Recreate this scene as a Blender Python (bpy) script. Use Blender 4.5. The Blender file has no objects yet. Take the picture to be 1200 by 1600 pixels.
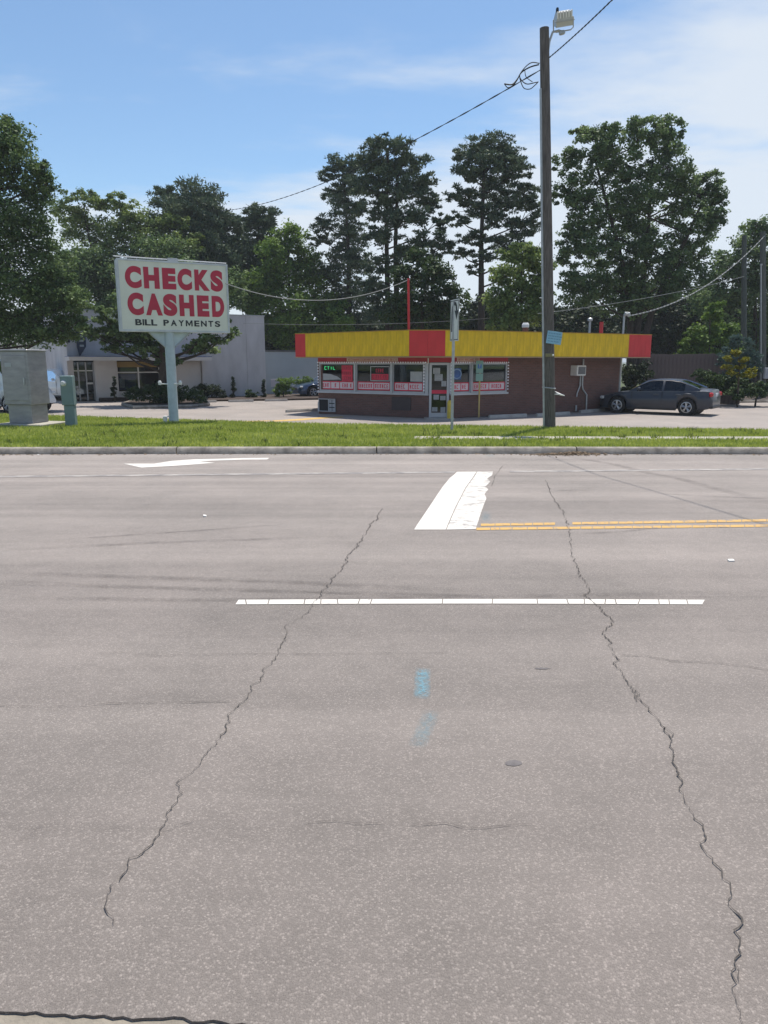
import bpy, math, random
import numpy as np
from mathutils import Vector, Matrix
R = math.radians
sc = bpy.context.scene
COL = sc.collection

# ------------------------------------------------------------------ camera
FPX, CX, CY, CAMZ, PITCH = 1155.0, 600.0, 800.0, 2.1, R(11.5)
cam = bpy.data.cameras.new('camera'); camo = bpy.data.objects.new('camera', cam); COL.objects.link(camo)
camo.location = (0, 0, CAMZ); camo.rotation_euler = (R(90) - PITCH, 0, 0)
cam.sensor_fit = 'VERTICAL'; cam.sensor_height = 36; cam.sensor_width = 27; cam.lens = 36 * FPX / 1600
cam.clip_start = 0.05; cam.clip_end = 8000
sc.camera = camo

# ------------------------------------------------------------------ light
SUN_EL, SUN_AZ = R(70), R(20)            # azimuth from +Y towards +X
sdir = Vector((math.cos(SUN_EL) * math.sin(SUN_AZ), math.cos(SUN_EL) * math.cos(SUN_AZ), math.sin(SUN_EL)))
sl = bpy.data.lights.new('sun', 'SUN'); sl.energy = 4.3; sl.angle = R(0.55); sl.color = (1.0, 0.93, 0.835)
so = bpy.data.objects.new('sun', sl); COL.objects.link(so); so.rotation_euler = sdir.to_track_quat('Z', 'Y').to_euler()
so.location = (0, 0, 60)
w = bpy.data.worlds.new('World'); sc.world = w; w.use_nodes = True
nt = w.node_tree; N = nt.nodes; L = nt.links
N.clear()
def nd(tree, t, **kw):
    n = tree.nodes.new(t)
    for k, v in kw.items(): setattr(n, k, v)
    return n
def mth(tree, op, a, b=None, clamp=False):
    n = tree.nodes.new('ShaderNodeMath'); n.operation = op; n.use_clamp = clamp
    for i, v in enumerate((a, b)):
        if v is None: continue
        if isinstance(v, (int, float)): n.inputs[i].default_value = v
        else: tree.links.new(v, n.inputs[i])
    return n.outputs[0]
sky = nd(nt, 'ShaderNodeTexSky', sky_type='NISHITA'); sky.sun_disc = False
sky.sun_elevation = SUN_EL; sky.sun_rotation = SUN_AZ; sky.air_density = 1.0; sky.dust_density = 0.4; sky.ozone_density = 2.2
tc = nd(nt, 'ShaderNodeTexCoord')
sep = nd(nt, 'ShaderNodeSeparateXYZ'); L.new(tc.outputs['Generated'], sep.inputs[0])
zc = mth(nt, 'MAXIMUM', sep.outputs[2], 0.0)
den = mth(nt, 'ADD', zc, 0.10)
comb = nd(nt, 'ShaderNodeCombineXYZ')
L.new(mth(nt, 'DIVIDE', sep.outputs[0], den), comb.inputs[0]); L.new(mth(nt, 'DIVIDE', sep.outputs[1], den), comb.inputs[1])
mp = nd(nt, 'ShaderNodeMapping'); L.new(comb.outputs[0], mp.inputs[0])
mp.inputs['Location'].default_value = (21.0, 6.6, 0); mp.inputs['Rotation'].default_value = (0, 0, R(-18)); mp.inputs['Scale'].default_value = (0.55, 0.95, 1)
n1 = nd(nt, 'ShaderNodeTexNoise'); L.new(mp.outputs[0], n1.inputs['Vector']); n1.inputs['Scale'].default_value = 1.05
n1.inputs['Detail'].default_value = 10; n1.inputs['Roughness'].default_value = 0.56; n1.inputs['Distortion'].default_value = 0.3
n0 = nd(nt, 'ShaderNodeTexNoise'); L.new(mp.outputs[0], n0.inputs['Vector']); n0.inputs['Scale'].default_value = 3.2; n0.inputs['Detail'].default_value = 8; n0.inputs['Roughness'].default_value = 0.6
# a bank of broken cloud lies round the horizon, thin wisps above it
edge = mth(nt, 'ADD', 0.30, mth(nt, 'MULTIPLY', sep.outputs[0], 0.13))
bank = mth(nt, 'ADD', mth(nt, 'SUBTRACT', edge, zc), mth(nt, 'MULTIPLY', mth(nt, 'SUBTRACT', n1.outputs[0], 0.5), 0.75))
bank = mth(nt, 'ADD', bank, mth(nt, 'MULTIPLY', mth(nt, 'SUBTRACT', n0.outputs[0], 0.5), 0.16))
r1 = nd(nt, 'ShaderNodeMapRange'); r1.interpolation_type = 'SMOOTHSTEP'; L.new(bank, r1.inputs[0])
r1.inputs[1].default_value = -0.05; r1.inputs[2].default_value = 0.13; r1.inputs[3].default_value = 0.0; r1.inputs[4].default_value = 0.88
r2 = nd(nt, 'ShaderNodeMapRange'); r2.interpolation_type = 'SMOOTHSTEP'; L.new(n1.outputs[0], r2.inputs[0])
r2.inputs[1].default_value = 0.52; r2.inputs[2].default_value = 0.74; r2.inputs[3].default_value = 0.0; r2.inputs[4].default_value = 0.55
ramp = nd(nt, 'ShaderNodeMath'); ramp.operation = 'MAXIMUM'; L.new(r1.outputs[0], ramp.inputs[0]); L.new(r2.outputs[0], ramp.inputs[1])
cmix = nd(nt, 'ShaderNodeMixRGB'); L.new(ramp.outputs[0], cmix.inputs[0])
skc = nd(nt, 'ShaderNodeMixRGB', blend_type='MULTIPLY'); skc.inputs[0].default_value = 1; L.new(sky.outputs[0], skc.inputs[1]); skc.inputs[2].default_value = (0.93, 1.02, 1.045, 1)
L.new(skc.outputs[0], cmix.inputs[1]); cmix.inputs[2].default_value = (5.6, 6.05, 6.6, 1)
bg = nd(nt, 'ShaderNodeBackground'); bg.inputs[1].default_value = 0.105; L.new(cmix.outputs[0], bg.inputs[0])
wo = nd(nt, 'ShaderNodeOutputWorld'); L.new(bg.outputs[0], wo.inputs[0])
sc.view_settings.view_transform = 'Standard'; sc.view_settings.look = 'None'
sc.view_settings.exposure = 0.42; sc.view_settings.gamma = 1.0
sc.cycles.max_bounces = 6; sc.cycles.transparent_max_bounces = 12
sc.cycles.use_adaptive_sampling = True

# ------------------------------------------------------------------ helpers
CP, SP = math.cos(PITCH), math.sin(PITCH)
def U(px, py, y):                         # point seen at px,py standing y metres ahead
    xc, yc = (px - CX) / FPX, (CY - py) / FPX
    t = y / (CP + yc * SP)
    return Vector((xc * t, y, CAMZ + t * (yc * CP - SP)))
def MPP(px, py, y):
    return (y / (CP + (CY - py) / FPX * SP)) / FPX
def G(px, py, z=0.0):                     # ground point at height z
    yc = (CY - py) / FPX
    t = (z - CAMZ) / (yc * CP - SP)
    return Vector(((px - CX) / FPX * t, t * (CP + yc * SP), z))
RPY = [-50, 5, 7.3, 9.5, 12.5, 15.9, 60]; RPZ = [0.5, 0.5, 0.46, 0.36, 0.21, 0.15, 0.15]
def zr(y): return float(np.interp(y, RPY, RPZ))
def GR(px, py):
    z = 0.4
    for _ in range(30): p = G(px, py, z); z = 0.5 * z + 0.5 * zr(p.y)
    p.z = zr(p.y); return p
VBX = [-60, -14.5, -7, -2, 5, 11, 60]; VBY = [40, 28.2, 25.4, 23.7, 22.6, 21.6, 16.5 + 3]
def vback(x): return float(np.interp(x, VBX, VBY))
def kerb_y(x): return 16.0 - 0.0016 * x * x if abs(x) < 30 else 16.0 - 0.0016 * 900
def zv(x, y):
    k, b = kerb_y(x), vback(x); t = min(max((y - k) / (b - k), 0), 1)
    return 0.29 - 0.13 * t

class MB:
    def __init__(s): s.v = []; s.f = []; s.m = []
    def add(s, vs, fs, m=0):
        o = len(s.v); s.v += [tuple(v) for v in vs]; s.f += [tuple(i + o for i in f) for f in fs]; s.m += [m] * len(fs); return s
    def box(s, c, d, rot=None, m=0, taper=1.0):
        x, y, z = d[0] / 2, d[1] / 2, d[2] / 2
        vs = [Vector((a * x * (taper if k > 0 else 1), b * y * (taper if k > 0 else 1), k * z)) for k in (-1, 1) for a, b in ((-1, -1), (1, -1), (1, 1), (-1, 1))]
        if rot is not None: vs = [rot @ v for v in vs]
        vs = [v + Vector(c) for v in vs]
        return s.add(vs, [(3, 2, 1, 0), (4, 5, 6, 7), (0, 1, 5, 4), (1, 2, 6, 5), (2, 3, 7, 6), (3, 0, 4, 7)], m)
    def bev(s, c, d, b=0.02, rot=None, m=0):        # box with chamfered vertical and horizontal edges
        x, y, z = d[0] / 2, d[1] / 2, d[2] / 2
        rings = []
        for zz, q in ((-z, b), (-z + b, 0), (z - b, 0), (z, b)):
            X, Y = x - q, y - q
            rings.append([Vector(p) for p in ((-X + b, -Y, zz), (X - b, -Y, zz), (X, -Y + b, zz), (X, Y - b, zz), (X - b, Y, zz), (-X + b, Y, zz), (-X, Y - b, zz), (-X, -Y + b, zz))])
        vs = [p for r in rings for p in r]
        if rot is not None: vs = [rot @ v for v in vs]
        vs = [v + Vector(c) for v in vs]
        fs = [tuple(range(7, -1, -1)), tuple(range(24, 32))]
        for k in range(3):
            for i in range(8): fs.append((k * 8 + i, k * 8 + (i + 1) % 8, k * 8 + 8 + (i + 1) % 8, k * 8 + 8 + i))
        return s.add(vs, fs, m)
    def tube(s, pts, rad, n=8, m=0, caps=True):
        pts = [Vector(p) for p in pts]
        if isinstance(rad, (int, float)): rad = [rad] * len(pts)
        vs = []; ref = None
        for i, p in enumerate(pts):
            t = (pts[min(i + 1, len(pts) - 1)] - pts[max(i - 1, 0)]).normalized()
            if ref is None: ref = Vector((1, 0, 0)) if abs(t.x) < 0.8 else Vector((0, 1, 0))
            a = (ref - t * ref.dot(t)).normalized(); b = t.cross(a); ref = a
            for k in range(n):
                q = 2 * math.pi * k / n; vs.append(p + (a * math.cos(q) + b * math.sin(q)) * rad[i])
        fs = [(i * n + k, i * n + (k + 1) % n, (i + 1) * n + (k + 1) % n, (i + 1) * n + k) for i in range(len(pts) - 1) for k in range(n)]
        if caps: fs += [tuple(range(n - 1, -1, -1)), tuple(range((len(pts) - 1) * n, len(pts) * n))]
        return s.add(vs, fs, m)
    def lathe(s, prof, c, axis='z', n=20, m=0):
        vs = []; c = Vector(c)
        for r, h in prof:
            for k in range(n):
                q = 2 * math.pi * k / n; a, b = r * math.cos(q), r * math.sin(q)
                vs.append(c + (Vector((a, b, h)) if axis == 'z' else Vector((a, h, b)) if axis == 'y' else Vector((h, a, b))))
        fs = [(i * n + k, i * n + (k + 1) % n, (i + 1) * n + (k + 1) % n, (i + 1) * n + k) for i in range(len(prof) - 1) for k in range(n)]
        fs += [tuple(range(n - 1, -1, -1)), tuple(range((len(prof) - 1) * n, len(prof) * n))]
        return s.add(vs, fs, m)
    def prism(s, poly, vec, m=0):
        n = len(poly); a = [Vector(p) for p in poly]; b = [p + Vector(vec) for p in a]
        fs = [tuple(range(n - 1, -1, -1)), tuple(range(n, 2 * n))] + [(i, (i + 1) % n, n + (i + 1) % n, n + i) for i in range(n)]
        return s.add(a + b, fs, m)
    def build(s, name, mats, parent=None, loc=None, rotz=None, smooth=False):
        me = bpy.data.meshes.new(name); me.from_pydata(s.v, [], s.f)
        if not isinstance(mats, (list, tuple)): mats = [mats]
        for mm in mats: me.materials.append(mm)
        if len(mats) > 1: me.polygons.foreach_set('material_index', s.m)
        if smooth: me.polygons.foreach_set('use_smooth', [True] * len(me.polygons))
        me.update()
        return link(name, me, parent, loc, rotz)
def link(name, me, parent=None, loc=None, rotz=None):
    o = bpy.data.objects.new(name, me); COL.objects.link(o)
    if parent: o.parent = parent
    if loc is not None: o.location = loc
    if rotz is not None: o.rotation_euler = (0, 0, rotz)
    return o
def auto_smooth(o, ang=35):
    o.data.polygons.foreach_set('use_smooth', [True] * len(o.data.polygons))
    try: o.data.set_sharp_from_angle(angle=R(ang))
    except Exception: pass
    return o
def tag(o, label=None, cat=None, group=None, kind=None):
    if label: o['label'] = label
    if cat: o['category'] = cat
    if group: o['group'] = group
    if kind: o['kind'] = kind
    return o
def thing(name, label, cat, loc=(0, 0, 0), rotz=0, group=None):
    o = bpy.data.objects.new(name, None); COL.objects.link(o); o.location = loc; o.rotation_euler = (0, 0, rotz); o.empty_display_size = 0.3
    return tag(o, label, cat, group)
def copy_tree(o, parent=None):
    c = o.copy(); COL.objects.link(c); c.parent = parent
    for ch in list(o.children): copy_tree(ch, c)
    return c

# ------------------------------------------------------------------ materials
def mat(name, col, rough=0.6, metal=0.0, var=0.12, scale=3.0, bump=0.0, bscale=40.0, spec=0.4, emit=None, estr=0, coat=0, stretch=(1, 1, 1), col2=None, vmin=0.35, vmax=0.65):
    m = bpy.data.materials.new(name); m.use_nodes = True; t = m.node_tree; b = t.nodes['Principled BSDF']
    b.inputs['Roughness'].default_value = rough; b.inputs['Metallic'].default_value = metal
    b.inputs['Specular IOR Level'].default_value = spec; b.inputs['Coat Weight'].default_value = coat
    c4 = (*col, 1)
    co = nd(t, 'ShaderNodeTexCoord'); mpn = nd(t, 'ShaderNodeMapping'); t.links.new(co.outputs['Object'], mpn.inputs[0]); mpn.inputs['Scale'].default_value = stretch
    if var > 0 or col2:
        nz = nd(t, 'ShaderNodeTexNoise'); t.links.new(mpn.outputs[0], nz.inputs['Vector']); nz.inputs['Scale'].default_value = scale; nz.inputs['Detail'].default_value = 6; nz.inputs['Roughness'].default_value = 0.6
        mr = nd(t, 'ShaderNodeMapRange'); t.links.new(nz.outputs[0], mr.inputs[0]); mr.inputs[1].default_value = vmin; mr.inputs[2].default_value = vmax
        mx = nd(t, 'ShaderNodeMixRGB'); t.links.new(mr.outputs[0], mx.inputs[0])
        d = col2 if col2 else tuple(x * (1 + var) for x in col)
        mx.inputs[1].default_value = (*[x * (1 - var) for x in col], 1); mx.inputs[2].default_value = (*d, 1)
        t.links.new(mx.outputs[0], b.inputs['Base Color'])
    else: b.inputs['Base Color'].default_value = c4
    if bump > 0:
        n2 = nd(t, 'ShaderNodeTexNoise'); t.links.new(mpn.outputs[0], n2.inputs['Vector']); n2.inputs['Scale'].default_value = bscale; n2.inputs['Detail'].default_value = 4
        bp = nd(t, 'ShaderNodeBump'); bp.inputs['Strength'].default_value = bump; bp.inputs['Distance'].default_value = 0.02
        t.links.new(n2.outputs[0], bp.inputs['Height']); t.links.new(bp.outputs[0], b.inputs['Normal'])
    if emit: b.inputs['Emission Color'].default_value = (*emit, 1); b.inputs['Emission Strength'].default_value = estr
    return m
def leafmat(name, c1, c2, trans=0.35, rough=0.55):
    if not name.startswith(('grass', 'weed', 'gold', 'dark')): c1, c2 = [tuple(v * 1.22 for v in c) for c in (c1, c2)]
    m = bpy.data.materials.new(name); m.use_nodes = True; t = m.node_tree; b = t.nodes['Principled BSDF']; b.inputs['Roughness'].default_value = rough
    b.inputs['Specular IOR Level'].default_value = 0.12
    at = nd(t, 'ShaderNodeAttribute', attribute_name='tint'); mx = nd(t, 'ShaderNodeMixRGB'); t.links.new(at.outputs['Fac'], mx.inputs[0])
    mx.inputs[1].default_value = (*c1, 1); mx.inputs[2].default_value = (*c2, 1)
    t.links.new(mx.outputs[0], b.inputs['Base Color'])
    tr = nd(t, 'ShaderNodeBsdfTranslucent'); hs = nd(t, 'ShaderNodeHueSaturation'); hs.inputs['Value'].default_value = 1.25; hs.inputs['Saturation'].default_value = 1.1; hs.inputs['Hue'].default_value = 0.49
    t.links.new(mx.outputs[0], hs.inputs['Color']); t.links.new(hs.outputs[0], tr.inputs[0])
    ms = nd(t, 'ShaderNodeMixShader'); ms.inputs[0].default_value = trans; t.links.new(b.outputs[0], ms.inputs[1]); t.links.new(tr.outputs[0], ms.inputs[2])
    t.links.new(ms.outputs[0], t.nodes['Material Output'].inputs[0])
    return m
def glassmat(name, tint=(0.55, 0.6, 0.62), ior=1.5, rough=0.02):
    m = bpy.data.materials.new(name); m.use_nodes = True; t = m.node_tree; t.nodes.remove(t.nodes['Principled BSDF'])
    fr = nd(t, 'ShaderNodeFresnel'); fr.inputs[0].default_value = ior
    tr = nd(t, 'ShaderNodeBsdfTransparent'); tr.inputs[0].default_value = (*tint, 1)
    gl = nd(t, 'ShaderNodeBsdfGlossy'); gl.inputs['Roughness'].default_value = rough; gl.inputs[0].default_value = (0.9, 0.95, 1, 1)
    ms = nd(t, 'ShaderNodeMixShader'); t.links.new(fr.outputs[0], ms.inputs[0]); t.links.new(tr.outputs[0], ms.inputs[1]); t.links.new(gl.outputs[0], ms.inputs[2])
    t.links.new(ms.outputs[0], t.nodes['Material Output'].inputs[0])
    return m
def brickmat(name, c1, c2, mortar, bw=0.2, bh=0.067):
    m = bpy.data.materials.new(name); m.use_nodes = True; t = m.node_tree; b = t.nodes['Principled BSDF']; b.inputs['Roughness'].default_value = 0.85
    co = nd(t, 'ShaderNodeTexCoord'); sp = nd(t, 'ShaderNodeSeparateXYZ'); t.links.new(co.outputs['Object'], sp.inputs[0])
    cb = nd(t, 'ShaderNodeCombineXYZ'); t.links.new(sp.outputs[0], cb.inputs[0]); t.links.new(sp.outputs[2], cb.inputs[1])
    br = nd(t, 'ShaderNodeTexBrick'); t.links.new(cb.outputs[0], br.inputs['Vector']); br.inputs['Scale'].default_value = 1
    br.inputs['Brick Width'].default_value = bw; br.inputs['Row Height'].default_value = bh; br.inputs['Mortar Size'].default_value = 0.006
    br.inputs['Color1'].default_value = (*c1, 1); br.inputs['Color2'].default_value = (*c2, 1); br.inputs['Mortar'].default_value = (*mortar, 1)
    nz = nd(t, 'ShaderNodeTexNoise'); t.links.new(co.outputs['Object'], nz.inputs['Vector']); nz.inputs['Scale'].default_value = 1.3; nz.inputs['Detail'].default_value = 5
    mr = nd(t, 'ShaderNodeMapRange'); t.links.new(nz.outputs[0], mr.inputs[0]); mr.inputs[3].default_value = 0.75; mr.inputs[4].default_value = 1.2
    mx = nd(t, 'ShaderNodeMixRGB', blend_type='MULTIPLY'); mx.inputs[0].default_value = 1; t.links.new(br.outputs[0], mx.inputs[1]); t.links.new(mr.outputs[0], mx.inputs[2])
    t.links.new(mx.outputs[0], b.inputs['Base Color'])
    bp = nd(t, 'ShaderNodeBump'); bp.inputs['Strength'].default_value = 0.6; bp.inputs['Distance'].default_value = 0.01; bp.invert = True
    t.links.new(br.outputs['Fac'], bp.inputs['Height']); t.links.new(bp.outputs[0], b.inputs['Normal'])
    return m
def asphalt(name, base, spk=1.0, warm=(1.0, 0.94, 0.90), sscale=150.0, streak=True):
    m = bpy.data.materials.new(name); m.use_nodes = True; t = m.node_tree; b = t.nodes['Principled BSDF']; b.inputs['Roughness'].default_value = 0.85; b.inputs['Specular IOR Level'].default_value = 0.35; b.inputs['Sheen Weight'].default_value = 0.08; b.inputs['Sheen Roughness'].default_value = 0.45; b.inputs['Sheen Tint'].default_value = (1, .88, .80, 1)
    co = nd(t, 'ShaderNodeTexCoord')
    vo = nd(t, 'ShaderNodeTexVoronoi'); t.links.new(co.outputs['Object'], vo.inputs['Vector']); vo.inputs['Scale'].default_value = sscale
    sv = nd(t, 'ShaderNodeSeparateColor'); t.links.new(vo.outputs['Color'], sv.inputs[0])
    pw = mth(t, 'POWER', sv.outputs[0], 3.6)
    edge = nd(t, 'ShaderNodeMapRange'); t.links.new(vo.outputs['Distance'], edge.inputs[0]); edge.inputs[1].default_value = 0.25; edge.inputs[2].default_value = 0.65; edge.inputs[3].default_value = 1.0; edge.inputs[4].default_value = 0.45
    stone = mth(t, 'MULTIPLY', pw, edge.outputs[0])
    fine = nd(t, 'ShaderNodeTexNoise'); t.links.new(co.outputs['Object'], fine.inputs['Vector']); fine.inputs['Scale'].default_value = 330; fine.inputs['Detail'].default_value = 2
    big = nd(t, 'ShaderNodeTexNoise'); t.links.new(co.outputs['Object'], big.inputs['Vector']); big.inputs['Scale'].default_value = 0.55; big.inputs['Detail'].default_value = 7; big.inputs['Roughness'].default_value = 0.62
    med = nd(t, 'ShaderNodeTexNoise'); t.links.new(co.outputs['Object'], med.inputs['Vector']); med.inputs['Scale'].default_value = 7; med.inputs['Detail'].default_value = 5; med.inputs['Roughness'].default_value = 0.7
    mp2 = nd(t, 'ShaderNodeMapping'); t.links.new(co.outputs['Object'], mp2.inputs[0]); mp2.inputs['Scale'].default_value = (0.05, 1.6, 1); mp2.inputs['Rotation'].default_value = (0, 0, R(1.5))
    stn = nd(t, 'ShaderNodeTexNoise'); t.links.new(mp2.outputs[0], stn.inputs['Vector']); stn.inputs['Scale'].default_value = 1.0; stn.inputs['Detail'].default_value = 6; stn.inputs['Roughness'].default_value = 0.6
    # value = 0.62 + 0.9*stone + 0.35*(fine-.5) + .35*(big-.5)+.25*(med-.5)+ .3*(streak-.5)
    v = mth(t, 'ADD', 0.82, mth(t, 'MULTIPLY', stone, 0.62 * spk))
    v = mth(t, 'ADD', v, mth(t, 'MULTIPLY', mth(t, 'SUBTRACT', fine.outputs[0], 0.5), 1.0 * spk))
    v = mth(t, 'ADD', v, mth(t, 'MULTIPLY', mth(t, 'SUBTRACT', big.outputs[0], 0.5), 0.55))
    v = mth(t, 'ADD', v, mth(t, 'MULTIPLY', mth(t, 'SUBTRACT', med.outputs[0], 0.5), 0.30))
    if streak: v = mth(t, 'ADD', v, mth(t, 'MULTIPLY', mth(t, 'SUBTRACT', stn.outputs[0], 0.5), 0.75))
    sy = nd(t, 'ShaderNodeSeparateXYZ'); t.links.new(co.outputs['Object'], sy.inputs[0]); wl_ = nd(t, 'ShaderNodeMapRange'); wl_.interpolation_type = 'SMOOTHSTEP'   # far lanes painted paler, standing in for grazing-angle brightening towards the sun
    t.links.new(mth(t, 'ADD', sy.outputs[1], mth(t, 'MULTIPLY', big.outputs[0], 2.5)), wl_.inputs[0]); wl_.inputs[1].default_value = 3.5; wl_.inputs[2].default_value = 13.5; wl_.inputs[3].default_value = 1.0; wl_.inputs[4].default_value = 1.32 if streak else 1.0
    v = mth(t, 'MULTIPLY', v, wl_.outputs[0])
    hue = nd(t, 'ShaderNodeMixRGB'); t.links.new(big.outputs[0], hue.inputs[0]); hue.inputs[1].default_value = (base * 0.955, base * 0.865, base * 0.785, 1); hue.inputs[2].default_value = (base * 1.02, base * warm[1] * 0.945, base * warm[2] * 0.90, 1)
    mx = nd(t, 'ShaderNodeMixRGB', blend_type='MULTIPLY'); mx.inputs[0].default_value = 1; t.links.new(hue.outputs[0], mx.inputs[1]); t.links.new(v, mx.inputs[2])
    t.links.new(mx.outputs[0], b.inputs['Base Color'])
    bp = nd(t, 'ShaderNodeBump'); bp.inputs['Strength'].default_value = 0.4 * spk; bp.inputs['Distance'].default_value = 0.006
    hh = mth(t, 'ADD', mth(t, 'MULTIPLY', vo.outputs['Distance'], -1.0), mth(t, 'MULTIPLY', fine.outputs[0], 0.5))
    t.links.new(hh, bp.inputs['Height']); t.links.new(bp.outputs[0], b.inputs['Normal'])
    return m
def paintmat(name, col, wear=0.45, scale=9.0, under=(0.2, 0.185, 0.18), stretch=(1, 1, 1)):
    m = bpy.data.materials.new(name); m.use_nodes = True; t = m.node_tree; b = t.nodes['Principled BSDF']; b.inputs['Roughness'].default_value = 0.7
    co = nd(t, 'ShaderNodeTexCoord'); mpn = nd(t, 'ShaderNodeMapping'); t.links.new(co.outputs['Object'], mpn.inputs[0]); mpn.inputs['Scale'].default_value = stretch
    nz = nd(t, 'ShaderNodeTexNoise'); t.links.new(mpn.outputs[0], nz.inputs['Vector']); nz.inputs['Scale'].default_value = scale; nz.inputs['Detail'].default_value = 8; nz.inputs['Roughness'].default_value = 0.75
    mr = nd(t, 'ShaderNodeMapRange'); t.links.new(nz.outputs[0], mr.inputs[0]); mr.inputs[1].default_value = wear - 0.03; mr.inputs[2].default_value = wear + 0.06
    n2 = nd(t, 'ShaderNodeTexNoise'); t.links.new(co.outputs['Object'], n2.inputs['Vector']); n2.inputs['Scale'].default_value = 2.5; n2.inputs['Detail'].default_value = 5
    m2 = nd(t, 'ShaderNodeMapRange'); t.links.new(n2.outputs[0], m2.inputs[0]); m2.inputs[3].default_value = 0.82; m2.inputs[4].default_value = 1.08
    cc = nd(t, 'ShaderNodeMixRGB', blend_type='MULTIPLY'); cc.inputs[0].default_value = 1; cc.inputs[1].default_value = (*col, 1); t.links.new(m2.outputs[0], cc.inputs[2])
    mx = nd(t, 'ShaderNodeMixRGB'); t.links.new(mr.outputs[0], mx.inputs[0]); mx.inputs[1].default_value = (*under, 1); t.links.new(cc.outputs[0], mx.inputs[2])
    t.links.new(mx.outputs[0], b.inputs['Base Color'])
    return m

def spraymat(name, col, cover=0.5, scale=14.0):
    m = bpy.data.materials.new(name); m.use_nodes = True; t = m.node_tree; b = t.nodes['Principled BSDF']; b.inputs['Roughness'].default_value = 0.9; b.inputs['Base Color'].default_value = (*col, 1)
    co = nd(t, 'ShaderNodeTexCoord'); nz = nd(t, 'ShaderNodeTexNoise'); t.links.new(co.outputs['Object'], nz.inputs['Vector']); nz.inputs['Scale'].default_value = scale; nz.inputs['Detail'].default_value = 9; nz.inputs['Roughness'].default_value = 0.8
    mr = nd(t, 'ShaderNodeMapRange'); t.links.new(nz.outputs[0], mr.inputs[0]); mr.inputs[1].default_value = 0.38; mr.inputs[2].default_value = 0.66; mr.inputs[3].default_value = 0.0; mr.inputs[4].default_value = cover
    at = nd(t, 'ShaderNodeAttribute', attribute_name='core'); f = mth(t, 'MULTIPLY', mr.outputs[0], at.outputs['Fac'])
    tr = nd(t, 'ShaderNodeBsdfTransparent'); ms = nd(t, 'ShaderNodeMixShader'); t.links.new(f, ms.inputs[0]); t.links.new(tr.outputs[0], ms.inputs[1]); t.links.new(b.outputs[0], ms.inputs[2])
    t.links.new(ms.outputs[0], t.nodes['Material Output'].inputs[0]); return m

M = {}
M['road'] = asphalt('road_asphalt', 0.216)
M['lot'] = asphalt('lot_asphalt', 0.34, spk=0.5, sscale=60, streak=False)
M['conc'] = mat('concrete', (0.38, 0.36, 0.33), 0.9, var=0.18, scale=2.5, bump=0.3, bscale=60)
M['conc_light'] = mat('pale_concrete', (0.36, 0.34, 0.29), 0.9, var=0.15, scale=4, bump=0.3, bscale=60)
M['kerb'] = mat('kerb_concrete', (0.27, 0.245, 0.21), 0.9, var=0.38, scale=4, bump=0.4, bscale=50)
M['soil'] = mat('grassy_soil', (0.13, 0.16, 0.045), 0.95, var=0.25, scale=2.0, bump=0.5, bscale=30)
M['ground'] = mat('far_ground', (0.06, 0.08, 0.03), 0.95, var=0.3, scale=0.15)
M['mulch'] = mat('mulch', (0.055, 0.04, 0.033), 0.95, var=0.4, scale=9, bump=0.8, bscale=25)
M['white_paint'] = paintmat('white_road_paint', (0.66, 0.63, 0.58), 0.33, 14)
M['faded_paint'] = paintmat('faded_white_paint', (0.42, 0.39, 0.36), 0.50, 10, stretch=(0.3, 1, 1))
M['yellow_paint'] = paintmat('yellow_road_paint', (0.56, 0.34, 0.10), 0.41, 12)
M['crack'] = mat('crack', (0.09, 0.082, 0.076), 1.0, var=0.2, scale=20, spec=0.05)
M['thin_crack'] = mat('thin_crack', (0.10, 0.09, 0.085), 1.0, var=0.25, scale=20, spec=0.05)
M['patch'] = mat('tar_patch', (0.125, 0.115, 0.115), 0.8, var=0.2, scale=30)
M['blue_spray'] = paintmat('blue_spray', (0.20, 0.38, 0.46), 0.50, 18)
M['grass'] = leafmat('grass_blade', (0.225, 0.295, 0.06), (0.41, 0.465, 0.13), 0.4)
M['litter'] = mat('dry_litter', (0.23, 0.17, 0.11), 0.95, var=0.5, scale=15)
M['paper'] = mat('paper', (0.75, 0.74, 0.7), 0.8, var=0.05)
M['brick'] = brickmat('brown_brick', (0.165, 0.078, 0.064), (0.12, 0.062, 0.053), (0.135, 0.115, 0.105))
M['brick_red'] = brickmat('red_brick', (0.22, 0.07, 0.05), (0.16, 0.055, 0.045), (0.2, 0.17, 0.15))
M['yellow'] = mat('yellow_panel', (0.66, 0.44, 0.008), 0.55, var=0.16, scale=3.5, stretch=(2.5, 1, 0.5))
M['red'] = mat('red_panel', (0.56, 0.035, 0.04), 0.55, var=0.10, scale=2.2, stretch=(1, 1, 0.4))
M['redband'] = mat('red_band', (0.36, 0.035, 0.045), 0.6, var=0.12)
M['soffit'] = mat('soffit', (0.42, 0.30, 0.18), 0.7, var=0.1)
M['alu'] = mat('aluminium_frame', (0.42, 0.44, 0.47), 0.45, metal=0.25, var=0.06)
M['galv'] = mat('galvanised_steel', (0.40, 0.42, 0.43), 0.5, metal=0.5, var=0.12, scale=8)
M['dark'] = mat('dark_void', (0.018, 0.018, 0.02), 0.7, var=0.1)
M['inside'] = mat('shop_interior', (0.16, 0.16, 0.16), 0.8, var=0.3, scale=1.2)
M['glass'] = glassmat('shop_glass', (0.6, 0.64, 0.66))
M['carglass'] = glassmat('car_glass', (0.07, 0.085, 0.095), 1.45)
M['roofing'] = mat('roofing', (0.12, 0.12, 0.12), 0.9, var=0.2)
M['banner'] = mat('banner_white', (0.62, 0.55, 0.58), 0.7, var=0.05)
M['banner_red'] = mat('banner_red', (0.58, 0.04, 0.08), 0.7, var=0.1)
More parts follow.
